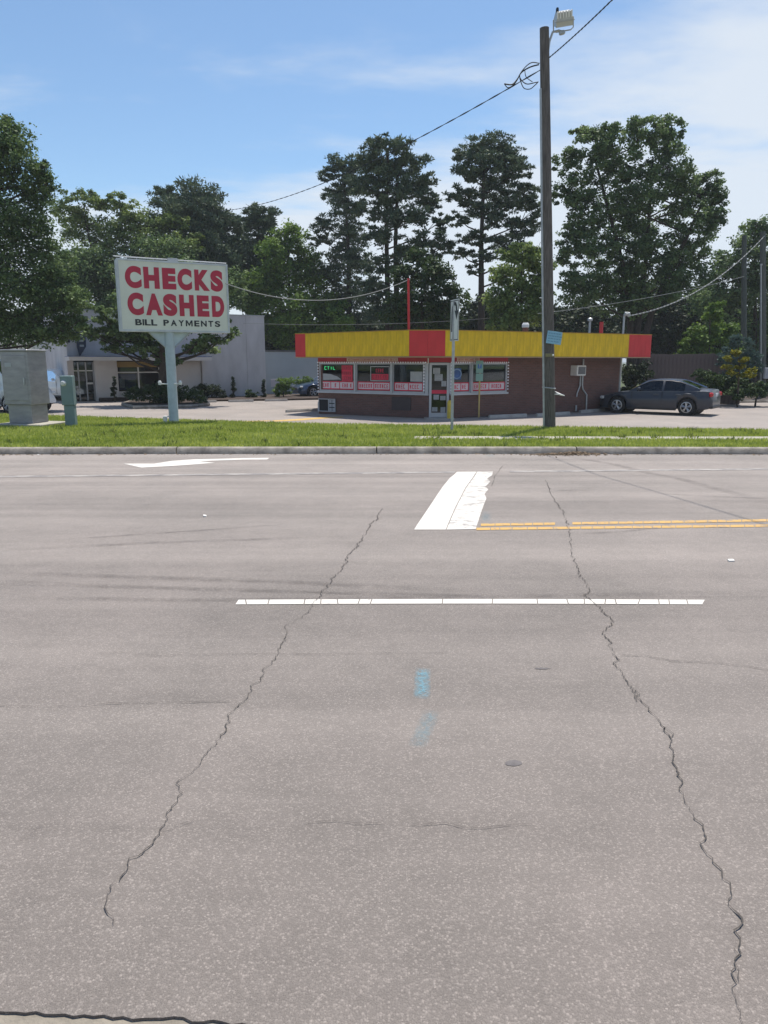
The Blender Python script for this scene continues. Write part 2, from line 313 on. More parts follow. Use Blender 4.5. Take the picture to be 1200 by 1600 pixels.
M['cream_banner'] = mat('banner_cream', (0.6, 0.47, 0.40), 0.7, var=0.05)
M['sign_face'] = mat('sign_face', (0.64, 0.66, 0.58), 0.45, var=0.06, scale=1.5)
M['sign_frame'] = mat('sign_frame', (0.50, 0.53, 0.56), 0.5, var=0.12, scale=4)
M['sign_pole'] = mat('sign_pole', (0.42, 0.50, 0.55), 0.5, var=0.1, scale=4)
M['crimson'] = mat('crimson_letter', (0.42, 0.022, 0.055), 0.5, var=0.08)
M['black'] = mat('black_letter', (0.02, 0.025, 0.03), 0.5, var=0.05)
M['wood'] = mat('weathered_wood', (0.12, 0.105, 0.095), 0.9, var=0.35, scale=6, stretch=(6, 6, 0.5), bump=0.6, bscale=9)
M['wood_green'] = mat('treated_wood', (0.085, 0.095, 0.085), 0.9, var=0.3, scale=6, stretch=(6, 6, 0.5), bump=0.5, bscale=9)
M['fence'] = mat('fence_wood', (0.13, 0.105, 0.095), 0.9, var=0.3, scale=5, stretch=(5, 5, 0.4))
M['bark'] = mat('bark', (0.055, 0.042, 0.034), 0.95, var=0.35, scale=8, stretch=(3, 3, 0.6), bump=0.8, bscale=15)
M['plastic'] = mat('grey_plastic', (0.35, 0.37, 0.39), 0.5, var=0.06)
M['white'] = mat('white_enamel', (0.72, 0.72, 0.7), 0.5, var=0.06)
M['wire'] = mat('cable_black', (0.016, 0.018, 0.02), 0.7, var=0.1)
M['wire_grey'] = mat('cable_grey', (0.24, 0.25, 0.25), 0.6, var=0.1)
M['teal'] = mat('teal_sign', (0.19, 0.34, 0.30), 0.5, var=0.06)
M['blue'] = mat('blue_mark', (0.05, 0.16, 0.42), 0.5, var=0.06)
M['lblue'] = mat('pale_blue_sign', (0.25, 0.47, 0.62), 0.5, var=0.08)
M['post_yellow'] = mat('post_yellow', (0.48, 0.36, 0.14), 0.6, var=0.12, scale=6)
M['bollard'] = mat('bollard_yellow', (0.60, 0.45, 0.06), 0.6, var=0.12, scale=6)
M['cabinet'] = mat('cabinet_metal', (0.30, 0.30, 0.315), 0.45, metal=0.35, var=0.14, scale=2.2, stretch=(1, 1, 3))
M['pedestal'] = mat('pedestal_green', (0.15, 0.22, 0.225), 0.55, var=0.08, scale=4)
M['gwall'] = mat('grey_stucco', (0.51, 0.50, 0.505), 0.85, var=0.12, scale=1.2, stretch=(1, 1, .4), bump=0.15, bscale=30)
M['gwall2'] = mat('pale_render', (0.58, 0.57, 0.57), 0.85, var=0.06, scale=0.8)
M['cream'] = mat('cream_cladding', (0.62, 0.60, 0.50), 0.7, var=0.07, scale=1)
M['ochre'] = mat('ochre_band', (0.30, 0.20, 0.06), 0.7, var=0.1)
M['posterblue'] = mat('poster_blue', (0.03, 0.09, 0.26), 0.4, var=0.35, scale=2)
M['carpaint'] = mat('dark_blue_paint', (0.03, 0.036, 0.05), 0.38, metal=0.15, var=0.05, coat=0.35)
M['carblue'] = mat('mid_blue_paint', (0.05, 0.085, 0.16), 0.28, metal=0.3, var=0.05, coat=0.9)
M['carwhite'] = mat('white_car_paint', (0.72, 0.74, 0.73), 0.3, var=0.03, coat=0.7)
M['tyre'] = mat('tyre', (0.02, 0.02, 0.021), 0.85, var=0.15)
M['rim'] = mat('alloy_rim', (0.42, 0.43, 0.44), 0.35, metal=0.8, var=0.06)
M['trim'] = mat('black_trim', (0.022, 0.022, 0.024), 0.5, var=0.1)
M['chrome'] = mat('chrome', (0.75, 0.76, 0.78), 0.12, metal=1.0, var=0.02)
M['redlens'] = mat('red_lens', (0.42, 0.015, 0.02), 0.2, var=0.1, coat=0.6)
M['lens'] = mat('clear_lens', (0.55, 0.57, 0.58), 0.12, var=0.1, coat=0.8)
M['plate'] = mat('number_plate', (0.55, 0.57, 0.6), 0.5, var=0.1)
M['neon'] = mat('green_neon', (0.05, 0.5, 0.2), 0.4, var=0.0, emit=(0.05, 0.75, 0.25), estr=0.5)
M['bulb'] = mat('string_bulb', (0.85, 0.85, 0.92), 0.3, var=0.05)
M['lamp_glass'] = mat('lamp_lens', (0.46, 0.46, 0.42), 0.3, var=0.08)

# ------------------------------------------------------------------ ground, lot, road, kerb, verge
mb = MB(); mb.add([(-3000, -400, -0.12), (3000, -400, -0.12), (3000, 5000, -0.12), (-3000, 5000, -0.12)], [(0, 1, 2, 3)])
tag(mb.build('ground', M['ground']), kind='structure')
mb = MB()
lx = [-70, -40, -20, -14.5, -7, -2, 5, 11, 20, 28]
vs = [(x, vback(x) - 0.4, 0) for x in lx] + [(x, 62 if x < 12 else 46, 0) for x in lx]
mb.add(vs, [(i, i + 1, len(lx) + i + 1, len(lx) + i) for i in range(len(lx) - 1)])
tag(mb.build('parking_lot', M['lot']), kind='structure')

# near edge of the road: the gutter joint
e0, e1 = G(0, 1579, 0.5), G(400, 1600, 0.5)
sl_ = (e1.y - e0.y) / (e1.x - e0.x)
def near_y(x): return e0.y + sl_ * (max(-6, min(6, x)) - e0.x)
random.seed(4)
xs_ = sorted(set([-200, -120, -70, -40, -25, -15, -9, -6] + [round(-4 + 0.025 * i, 3) for i in range(320)] + [6, 9, 15, 25, 40, 70, 120, 200]))
ys_rel = [0, 0.004]
mb = MB()
rowsY = [2.4, 3, 4, 5, 5.5, 6, 6.6, 7.3, 8, 8.8, 9.5, 10.5, 11.5, 12.5, 13.5, 14.5, 15.3, 16.4]
jag = [random.gauss(0, 0.0035) + (0.003 * math.sin(x * 9) if abs(x) < 6 else 0) for x in xs_]
ring = [(x, near_y(x) + jag[i], 0.5) for i, x in enumerate(xs_)]
nx = len(xs_); vs = [(x, y, z - 0.012) for x, y, z in ring] + list(ring)
for y in rowsY: vs += [(x, y, zr(y)) for x in xs_]
fs = []
for r in range(len(rowsY) + 1):
    fs += [(r * nx + i, r * nx + i + 1, (r + 1) * nx + i + 1, (r + 1) * nx + i) for i in range(nx - 1)]
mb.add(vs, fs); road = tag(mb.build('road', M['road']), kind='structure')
# concrete gutter at the photographer's feet, kerb and pavement behind it
mb = MB(); gx = [-60, -6, 6, 60]
vs = [(x, near_y(x) + 0.05, 0.4935) for x in gx] + [(x, near_y(x) - 0.42, 0.478) for x in gx] + [(x, near_y(x) - 0.45, 0.63) for x in gx] + [(x, near_y(x) - 0.60, 0.64) for x in gx] + [(x, -12, 0.66) for x in gx]
mb.add(vs, [(k * 4 + i + 1, k * 4 + i, k * 4 + 4 + i, k * 4 + 5 + i) for k in range(4) for i in range(3)])
tag(mb.build('gutter', mat('gutter_concrete', (0.25, 0.225, 0.185), 0.9, var=0.22, scale=6, bump=0.4, bscale=70)), kind='structure')
mb = MB(); mb.add([(-200, -11.9, 0.655), (200, -11.9, 0.655), (200, -60, 0.655), (-200, -60, 0.655)], [(3, 2, 1, 0)])
tag(mb.build('near_verge', M['soil']), kind='structure')

# far kerb in cast segments
kerb = bpy.data.objects.new('kerb', None); COL.objects.link(kerb); tag(kerb, kind='structure')
def kerb_seg(x0, x1):
    n = 6; prof = [(-0.02, -0.05), (0.0, 0.02), (0.035, 0.125), (0.075, 0.15), (0.17, 0.155), (0.18, 0.02)]
    mb = MB(); vs = []
    for i in range(n + 1):
        x = x0 + (x1 - x0) * i / n; ky = kerb_y(x)
        for a, h in prof: vs.append((x, ky + a - 0.18, 0.142 + h))
    p = len(prof); fs = [(i * p + k + p, i * p + k, i * p + k + 1, i * p + k + 1 + p) for i in range(n) for k in range(p - 1)]
    fs += [tuple(range(p)), tuple(range(n * p + p - 1, n * p - 1, -1))]
    mb.add(vs, fs); o = mb.build('kerb_segment', M['kerb'], kerb); return auto_smooth(o, 50)
kx = U(277, 698, 15.9).x
for i in range(-6, 7): kerb_seg(kx + i * 4.3 + 0.012, kx + (i + 1) * 4.3 - 0.012)
for a in (-1, 1):
    s0 = kx - 6 * 4.3 if a < 0 else kx + 7 * 4.3
    kerb_seg(*(sorted((s0 + a * 0.012, s0 + a * 60))))

# grass verge
mb = MB(); xs2 = [-60, -45, -32] + [-25 + 0.5 * i for i in range(101)] + [32, 45, 60]; nr = 14
vs = []
random.seed(7)
for j in range(nr + 1):
    for x in xs2:
        k, b = kerb_y(x) - 0.005, vback(x); y = k + (b - k) * j / nr
        vs.append((x, y + (random.uniform(-0.06, 0.06) if j == nr else 0), zv(x, y) - 0.012 + random.uniform(-0.006, 0.006)))
n2 = len(xs2)
for x in xs2: vs.append((x, vback(x) + 0.03, -0.06))
mb.add(vs, [(j * n2 + i, j * n2 + i + 1, (j + 1) * n2 + i + 1, (j + 1) * n2 + i) for j in range(nr + 1) for i in range(n2 - 1)])
tag(mb.build('grass_verge', M['soil'], smooth=True), kind='structure')
# pavement slabs sunk in the verge
pav = bpy.data.objects.new('pavement', None); COL.objects.link(pav); tag(pav, kind='structure')
PX0 = 0.75
for i in range(22):
    x0 = PX0 + i * 1.5 + 0.006; x1 = x0 + 1.488; mb = MB()
    mb.prism([(x0, 18.0, 0), (x1, 18.0, 0), (x1, 18.75, 0), (x0, 18.75, 0)], (0, 0, 0.06))
    mb.build('pavement_slab', M['conc_light'], pav, loc=(0, 0, zv(x0, 18.3) - 0.062 + random.uniform(-0.004, 0.004)))

rng = np.random.default_rng(11)
def leaf_mesh(name, P, Nn, T, ln, wd, tint, m, parent=None, tri=False):
    """leaf faces: centre P, normal Nn, long axis T"""
    B = np.cross(Nn, T); n = len(P)
    a = T * ln[:, None] * 0.5; b = B * wd[:, None] * 0.5
    if tri: V = np.stack([P - b, P + b, P + a * 2], 1); k = 3
    else: V = np.stack([P - a, P + b - a * 0.1, P + a, P - b - a * 0.1], 1); k = 4
    me = bpy.data.meshes.new(name); me.vertices.add(n * k); me.vertices.foreach_set('co', V.reshape(-1).astype(np.float32))
    me.loops.add(n * k); me.loops.foreach_set('vertex_index', np.arange(n * k, dtype=np.int32))
    me.polygons.add(n); me.polygons.foreach_set('loop_start', np.arange(0, n * k, k, dtype=np.int32)); me.polygons.foreach_set('loop_total', np.full(n, k, dtype=np.int32))
    at = me.attributes.new('tint', 'FLOAT', 'POINT'); at.data.foreach_set('value', np.repeat(tint, k).astype(np.float32))
    me.materials.append(m); me.update(calc_edges=True); me.validate()
    return link(name, me, parent)
def unit(v): return v / np.maximum(np.linalg.norm(v, axis=1, keepdims=True), 1e-6)

# grass blades
Ng = 230000
gx_ = rng.uniform(-20, 20, Ng); kk = 16.0 - 0.0016 * gx_ ** 2; bb = np.interp(gx_, VBX, VBY) + 0.03
gy = kk + (bb - kk) * rng.uniform(0, 1, Ng) ** 1.15
keep = ~((gx_ > PX0 + rng.normal(0, 0.5, Ng)) & (gy > 18.08 + rng.normal(0, 0.06, Ng)) & (gy < 18.74 + rng.normal(0, 0.03, Ng)))
keep &= rng.uniform(0, 1, Ng) < (bb - kk) / 12
gx_, gy, kk, bb = gx_[keep], gy[keep], kk[keep], bb[keep]; n = len(gx_)
gz = 0.29 - 0.13 * (gy - kk) / (bb - kk) - 0.02
T = unit(np.stack([rng.normal(0, .35, n), rng.normal(0, .35, n), np.ones(n)], 1)); an = rng.uniform(0, np.pi, n)
Nn = unit(np.cross(T, np.stack([np.cos(an), np.sin(an), np.zeros(n)], 1)))
tint = np.clip(0.45 + 0.22 * np.sin(gx_ * 2.7 + 3 * np.sin(gy * 1.9)) + 0.28 * np.sin(gx_ * 0.9 + 1.2 * np.sin(gy * 0.7)) * np.sin(gy * 1.3 + gx_ * .25) + rng.normal(0, 0.25, n), 0, 1)
tag(leaf_mesh('grass', np.stack([gx_, gy, gz], 1), Nn, T, rng.uniform(0.05, 0.105, n), rng.uniform(0.018, 0.035, n), tint, M['grass'], tri=True),
    'short mown green grass covering the verge behind the kerb', 'grass', kind='stuff')

nw = 2600; wx = rng.uniform(-18, 18, 130); wy = 16.05 - .0016 * wx ** 2 + (np.interp(wx, VBX, VBY) - 16.05) * rng.uniform(0.02, .98, 130); k = rng.integers(0, 130, nw)
P0_ = np.stack([wx[k] + rng.normal(0, .07, nw), wy[k] + rng.normal(0, .07, nw), np.zeros(nw)], 1); kk = 16.0 - 0.0016 * P0_[:, 0] ** 2; bb = np.interp(P0_[:, 0], VBX, VBY)
P0_[:, 1] = np.clip(P0_[:, 1], kk + .02, bb); P0_[:, 2] = 0.27 - 0.13 * (P0_[:, 1] - kk) / (bb - kk)
T = unit(np.stack([rng.normal(0, .5, nw), rng.normal(0, .5, nw), np.ones(nw)], 1)); Nn = unit(np.cross(T, rng.normal(0, 1, (nw, 3))))
tag(leaf_mesh('weeds', P0_, Nn, T, rng.uniform(.06, .19, nw), rng.uniform(.02, .05, nw), np.clip(rng.normal(.4, .3, nw), 0, 1), leafmat('weed_leaf', (0.07, 0.12, 0.03), (0.24, 0.26, 0.09), .35), tri=True), 'taller weed tufts scattered through the mown verge', 'weeds', kind='stuff')

# ------------------------------------------------------------------ road markings and cracks (laid on the road surface)
def sheet(poly, name, m, lift=0.004, parent=None, cuts=5):
    import bmesh
    bm = bmesh.new(); bvs = [bm.verts.new((p[0], p[1], 0)) for p in poly]; bm.faces.new(bvs)
    bmesh.ops.triangulate(bm, faces=bm.faces[:])
    bmesh.ops.subdivide_edges(bm, edges=bm.edges[:], cuts=cuts, use_grid_fill=True)
    bmesh.ops.recalc_face_normals(bm, faces=bm.faces[:])
    for v in bm.verts: v.co.z = zr(v.co.y) + lift
    me = bpy.data.meshes.new(name); bm.to_mesh(me); bm.free()
    if me.polygons and me.polygons[0].normal.z < 0: me.flip_normals()
    me.materials.append(m); return link(name, me, parent or road)
random.seed(21)
# white lane dash broken across by ageing
cuts = [385, 418.6, 475, 501, 528, 559.5, 578.5, 691, 769, 840, 888, 913, 945, 963, 997, 1030, 1046, 1075, 1098]
def dash_y(px): return 941.5 - 1.2 * math.sin((px - 367) / 730 * math.pi)
prev = (372, 367)
for c in cuts:
    sk = random.uniform(-2.5, 4); nxt = (c + sk, c)
    a, b = prev; poly = [GR(a + 0.8, dash_y(a) - 3.6), GR(nxt[0] - 0.8, dash_y(c) - 3.6), GR(nxt[1] - 0.8, dash_y(c) + 3.6), GR(b + 0.8, dash_y(b) + 3.6)]
    sheet(poly, 'lane_dash_piece', M['white_paint'], cuts=2); prev = nxt
# double yellow
for (xa, xb, ya, yb, gap) in ((751, 1330, 820.6, 813.5, (868, 894)), (744, 1330, 827.0, 821.8, None)):
    x = xa
    while x < xb:
        x2 = x + random.uniform(13, 26)
        if gap and (gap[0] < x < gap[1] or gap[0] < x2 < gap[1]):
            if x < gap[0]: x2 = gap[0]
            else: x = gap[1]; continue
        yy = lambda q: ya + (yb - ya) * (q - xa) / (1200 - xa)
        sheet([GR(x + .5, yy(x) - 1.9), GR(x2 - .8, yy(x2) - 1.9), GR(x2 - .8, yy(x2) + 1.8), GR(x + .5, yy(x) + 1.8)], 'yellow_line_piece', M['yellow_paint'], cuts=1)
        x = x2 if not (gap and x2 == gap[0]) else gap[1]
# faint far lane line, in two lengths, with the stop bar between
def farline(xa, xb, wd=1.2):
    yy = lambda q: 745.0 - 12.0 * q / 1200
    top = [GR(xa + (xb - xa) * i / 12, yy(xa + (xb - xa) * i / 12) - wd) for i in range(13)]
    bot = [GR(xa + (xb - xa) * i / 12, yy(xa + (xb - xa) * i / 12) + wd) for i in range(13)]
    sheet(top + bot[::-1], 'lane_line', M['faded_paint'], cuts=1)
farline(-300, 711); farline(796, 1500)
# stop bar in two strips
edge_l = [(647, 828), (669, 795), (692, 760.5), (703, 747), (714, 737.5)]
edge_m = [(697, 828), (711, 795), (728, 762), (745, 737.3)]
edge_r = [(743.5, 827), (753, 797), (760, 779), (757, 772), (763, 765), (758, 761), (766, 753), (761, 748), (769, 743), (770, 737.2)]
gapc = lambda e, d: [(x + d, y) for x, y in e]
sheet([GR(*p) for p in edge_l] + [GR(*p) for p in gapc(edge_m, -0.6)[::-1]], 'stop_bar_strip', M['white_paint'], cuts=3)
sheet([GR(*p) for p in gapc(edge_m, 0.7)] + [GR(*p) for p in edge_r[::-1]], 'stop_bar_strip', paintmat('worn_white_paint', (0.66, 0.63, 0.58), 0.43, 9, stretch=(0.7, 1.4, 1)), cuts=3)
# turn arrow in the far lane
arrow = [(193, 724.7), (241, 724.7), (269, 720.3), (301, 718), (345, 717), (385, 716), (421, 715.6), (417, 718.2), (380, 718.5), (330, 720.2), (312, 721), (336, 723.4), (300, 726.2), (275, 728), (221, 731)]
sheet([GR(*p) for p in arrow], 'turn_arrow', M['white_paint'], cuts=2)
# cracks
def crack(pts, name, m, wpx=2.2, rough=1.0, lift=0.0065, sub=7, seed=1):
    rr = random.Random(seed); W = [GR(*p) for p in pts]; c = []
    for i in range(len(W) - 1):
        n_ = max(2, min(40, int((W[i + 1] - W[i]).length / 0.017)))
        for k in range(n_): c.append(W[i].lerp(W[i + 1], k / n_))
    c.append(W[-1]); mb = MB(); vs = []; acc = 0; slow = 0; wv = 0
    for i, p in enumerate(c):
        t = (c[min(i + 1, len(c) - 1)] - c[max(i - 1, 0)]); t.z = 0; t.normalize(); nrm = Vector((-t.y, t.x, 0))
        acc = acc * 0.62 + rr.gauss(0, 1) * 0.0062 * rough; slow = slow * .93 + rr.gauss(0, 1) * .004 * rough; wv = wv * .8 + rr.gauss(0, 1) * .28
        q = p + nrm * (acc + slow)
        wd = wpx * 0.00075 * (1 + .14 * p.y) * max(0.38, .95 + wv * .7 + rr.gauss(0, .25)) * (1.0 if 0 < i < len(c) - 1 else 0.1)
        a, b = q + nrm * wd, q - nrm * wd
        vs += [(a.x, a.y, zr(a.y) + lift), (b.x, b.y, zr(b.y) + lift)]
    mb.add(vs, [(2 * i, 2 * i + 1, 2 * i + 3, 2 * i + 2) for i in range(len(c) - 1)])
    o = mb.build(name, m, road)
    if o.data.polygons[0].normal.z < 0: o.data.flip_normals()
    return o
crackL = [(597, 795), (583, 815), (568, 842), (545, 870), (520, 905), (495, 935), (488, 955), (455, 975), (445, 1005), (425, 1030), (400, 1065), (388, 1090), (362, 1115), (350, 1150), (320, 1185), (303, 1203), (285, 1225), (288, 1245), (262, 1285), (235, 1325), (210, 1345), (185, 1380), (172, 1405), (170, 1450)]
crackR = [(848, 738), (852, 750), (866, 785), (880, 800), (888, 830), (893, 870), (905, 900), (920, 935), (955, 972), (945, 990), (965, 1025), (975, 1060), (990, 1085), (1000, 1095), (1015, 1115), (1035, 1145), (1042, 1180), (1048, 1215), (1065, 1250), (1095, 1300), (1105, 1325), (1125, 1355), (1145, 1395), (1138, 1415), (1152, 1450), (1145, 1480), (1142, 1520), (1148, 1560), (1150, 1610)]
crack(crackL[5:22], 'crack', M['crack'], 1.7, seed=3); crack(crackL[:6], 'crack', M['thin_crack'], 1.9, seed=4); crack(crackL[21:], 'crack', M['thin_crack'], 1.3, seed=5)
crack(crackR[1:], 'crack', M['crack'], 1.9, seed=6)
crack([(1033, 1143), (1040, 1138), (1046, 1147), (1040, 1155)], 'crack', M['crack'], 1.3, seed=16, sub=4)
crack([(985, 1083), (996, 1078), (1001, 1088), (994, 1098)], 'crack', M['crack'], 1.2, seed=17, sub=4)
crack([(1143, 1478), (1152, 1495), (1148, 1515), (1141, 1530)], 'crack', M['crack'], 1.1, seed=18, sub=4)
crack([(283, 1290), (300, 1283), (250, 1298)], 'crack', M['thin_crack'], 0.8, seed=19, sub=4)
crack([(970, 1025), (1010, 1027), (1050, 1034), (1110, 1037), (1160, 1042), (1215, 1050)], 'crack', M['thin_crack'], 1.5, 0.4, seed=8)
crack([(-10, 1103), (60, 1105), (130, 1104), (200, 1099), (290, 1098), (360, 1097)], 'crack', M['thin_crack'], 1.1, 0.3, seed=9)
crack([(150, 1022), (190, 1020), (250, 1026), (330, 1023), (430, 1022), (520, 1023), (700, 1020)], 'crack', M['thin_crack'], 0.9, 0.3, seed=10)
crack([(640, 1290), (690, 1290), (730, 1297), (780, 1295), (830, 1290)], 'crack', M['thin_crack'], 0.9, 0.4, seed=12)
crack([(470, 1288), (530, 1285), (600, 1290)], 'crack', M['thin_crack'], 0.7, 0.4, seed=13)
crack([(0, 908), (200, 916), (420, 922), (640, 934)], 'crack', M['thin_crack'], 1.0, 0.1, seed=14)
crack([(930, 932), (1060, 933), (1200, 934)], 'crack', M['thin_crack'], 0.9, 0.1, seed=15)
crack([(785, 728), (772, 745), (768, 760)], 'crack', M['thin_crack'], 1.2, 0.5, seed=25)
def blob(px, py, rx, ry, name, m, seed, jit=0.15):
    rr = random.Random(seed); pts = []
    for k in range(22):
        q = 2 * math.pi * k / 22; s = 1 + rr.gauss(0, jit); pts.append(GR(px + rx * s * math.cos(q), py + ry * s * math.sin(q)))
    return sheet(pts, name, m, 0.0018, cuts=1)
blob(802, 1193, 13, 4.6, 'tar_spot', M['patch'], 1, 0.05); blob(846, 1045, 11, 1.7, 'tar_spot', M['patch'], 2, 0.2)
def soft_stroke(pts, wpx, m, name):
    """a sprayed or rubbed stroke: full in the core, fading to nothing at its rim"""
    P_ = [GR(*p) for p in pts]; c = []
    for i in range(len(P_) - 1):
        for k in range(6): c.append(P_[i].lerp(P_[i + 1], k / 6))
    c.append(P_[-1]); vs, val = [], []; n_ = len(c); mid = GR(*pts[len(pts) // 2]); hw = (GR(pts[0][0] + wpx, pts[0][1]) - GR(*pts[0])).length
    for i, p in enumerate(c):
        t_ = c[min(i + 1, n_ - 1)] - c[max(i - 1, 0)]; t_.z = 0; t_.normalize(); nv = Vector((-t_.y, t_.x, 0))
        for k in range(7):
            q = p + nv * hw * (k - 3) / 3; vs.append((q.x, q.y, zr(q.y) + .0035)); e = min(1, min(i, n_ - 1 - i) / 3); val.append(e * (1 - abs((k - 3) / 3)) ** .6)
    mb = MB(); mb.add(vs, [(i * 7 + k, i * 7 + k + 1, i * 7 + 8 + k, i * 7 + 7 + k) for i in range(n_ - 1) for k in range(6)])
    o = mb.build(name, m, road)
    if o.data.polygons[0].normal.z < 0: o.data.flip_normals()
    o.data.attributes.new('core', 'FLOAT', 'POINT').data.foreach_set('value', val); return o
BS, BF, TS = spraymat('blue_spray', (0.16, 0.38, 0.48), .95, 30), spraymat('faint_blue_spray', (0.16, 0.33, 0.40), .45, 30), spraymat('tyre_rubber', (0.07, 0.062, 0.06), .32, 3)
soft_stroke([(662, 1044), (660, 1060), (660, 1078), (658, 1093)], 13, BS, 'blue_spray_mark')
soft_stroke([(675, 1110), (668, 1130), (660, 1148), (650, 1170)], 15, BF, 'blue_spray_mark')
soft_stroke([(760, 797), (758, 820)], 9, BF, 'blue_spray_mark'); soft_stroke([(766, 700), (765, 716)], 7, BF, 'blue_spray_mark')
for k, (pts, wp) in enumerate(([[(-40, 893), (200, 902), (450, 910), (760, 925)], 7], [[(-40, 912), (200, 918), (480, 926), (900, 934)], 5], [[(0, 934), (300, 938), (700, 934), (1220, 925)], 6], [[(0, 860), (250, 848), (560, 838)], 6], [[(60, 846), (300, 830), (480, 818)], 4], [[(880, 712), (960, 726), (1060, 748), (1210, 788)], 5], [[(905, 834), (960, 832), (1020, 826), (1060, 815)], 4], [[(30, 1306), (55, 1301), (75, 1294)], 9], [[(1010, 770), (1110, 776), (1220, 780)], 5], [[(860, 768), (900, 766), (930, 767)], 7])):
    soft_stroke(pts, wp * 2.0, TS, 'tyre_mark')

# leaf litter and grit swept against the kerb
rr = random.Random(5); mb = MB()
for i in range(900):
    if i < 600: x = rr.gauss(U(882, 705, 15.6).x, 0.42); y = kerb_y(x) - 0.2 - abs(rr.gauss(0, 0.16)); h = max(0, 0.06 - abs(x - 4.1) * 0.06) * rr.random()
    else: x = rr.uniform(-9, 9.5); y = kerb_y(x) - 0.2 - abs(rr.gauss(0, 0.07)); h = 0
    s = rr.uniform(0.012, 0.05); a = rr.uniform(0, 3.14)
    mb.box((x, y, zr(y) + 0.006 + h), (s, s * 0.5, 0.008), Matrix.Rotation(a, 3, 'Z') @ Matrix.Rotation(rr.gauss(0, .4), 3, 'X'))
tag(mb.build('leaf_litter', M['litter']), 'dry brown leaf litter and grit swept against the kerb face', 'litter', kind='stuff')
mb = MB()
for px, py in ((600, 707), (620, 708), (252, 709), (240, 709), (60, 711), (910, 706), (320, 807), (1142, 877)):
    p = GR(px, py); s = rr.uniform(0.02, 0.05); mb.box((p.x, p.y, p.z + 0.008), (s * 1.6, s, 0.012), Matrix.Rotation(rr.uniform(0, 3), 3, 'Z') @ Matrix.Rotation(.2, 3, 'X'))
tag(mb.build('paper_scraps', M['paper']), 'small white paper scraps lying on the road', 'litter', kind='stuff')

# ------------------------------------------------------------------ the shop on the corner
B_ = Vector((-2.68, 30.6, 0)); A_ = Vector((1.66, 28.0, 0)); A2 = Vector((2.47, 28.0, 0)); C_ = Vector((10.3, 32.8, 0)); D_ = Vector((8.0, 38.2, 0)); E_ = Vector((0.2, 37.0, 0))
WT = 2.27
shop = thing('corner_shop', 'low brick corner shop with yellow and red fascia and window posters', 'shop', ((A_ + A2) / 2)[:])
def onwall(o, P0, P1, s=0, z=0, n=0):      # local x along the wall, local -y towards the street
    d = (P1 - P0); a = math.atan2(d.y, d.x); u = d.normalized(); nv = Vector((u.y, -u.x, 0))
    p = P0 + u * s + nv * n; o.location = Vector((p.x, p.y, z)) - shop.location if o.parent == shop else Vector((p.x, p.y, z)); o.rotation_euler = (0, 0, a); return o
def wl(P0, P1): return (P1 - P0).length
L1, L2, LD = wl(B_, A_), wl(A2, C_), wl(A_, A2)
def wallpiece(P0, P1, s0, s1, z0, z1, name='wall', m=None, th=0.2, n=0):
    mb = MB(); mb.box(((s1 - s0) / 2, th / 2, (z1 - z0) / 2), (s1 - s0, th, z1 - z0)); o = mb.build(name, m or M['brick'], shop); return onwall(o, P0, P1, s0, z0, n)
SILL, HEAD = 0.93, 2.05
WS = 2.78
wallpiece(B_, A_, 0, L1, 0, SILL - 0.001); wallpiece(B_, A_, 0, L1, HEAD, WT, 'window_header', M['redband'])
wallpiece(A2, C_, 0, WS, 0, SILL - 0.001); wallpiece(A2, C_, 0, WS, HEAD, WT, 'window_header', M['redband']); wallpiece(A2, C_, WS, L2, 0, WT)
wallpiece(A_, A2, 0, LD, HEAD + 0.03, WT, 'door_header', M['redband'])
for P0, P1 in ((C_, D_), (D_, E_), (E_, B_)): wallpiece(P0, P1, 0, wl(P0, P1), 0, WT)
mb = MB(); mb.prism([tuple(p - shop.location + Vector((0, 0, 0.012))) for p in (B_, A_, A2, C_, D_, E_)], (0, 0, 0.02)); mb.build('floor', M['inside'], shop)
# interior counter wall
mb = MB(); mb.box((0, 0, 1.1), (5.5, 0.1, 2.2)); o = mb.build('partition_wall', M['inside'], shop); o.location = (0.1, 4.2, 0); o.rotation_euler = (0, 0, R(-8))
mb = MB(); mb.box((0, 0, 0.55), (4.0, 0.5, 1.1)); o = mb.build('counter', M['inside'], shop); o.location = (0.4, 2.9, 0)
def window(P0, P1, s0, s1):
    fw = 0.055; w_ = s1 - s0; h = HEAD - SILL; mb = MB()
    mb.box((w_ / 2, 0.05, fw / 2), (w_, 0.11, fw)); mb.box((w_ / 2, 0.05, h - fw / 2), (w_, 0.11, fw))
    mb.box((fw / 2, 0.05, h / 2), (fw, 0.10, h - 2 * fw)); mb.box((w_ - fw / 2, 0.05, h / 2), (fw, 0.10, h - 2 * fw))
    f = mb.build('window_frame', M['alu'], shop); onwall(f, P0, P1, s0, SILL)
    mb = MB(); mb.box((w_ / 2, 0.06, h / 2), (w_ - 2 * fw + .01, 0.008, h - 2 * fw + .01)); mb.build('pane', M['glass'], f)
    # banner strip along the bottom, inside a red border
    bz0, bz1 = 0.07, 0.40; mb = MB(); mb.box((w_ / 2, 0.045, (bz0 + bz1) / 2), (w_ - 0.13, 0.006, bz1 - bz0)); mb.build('banner', M['banner_red'], f)
    return f, w_
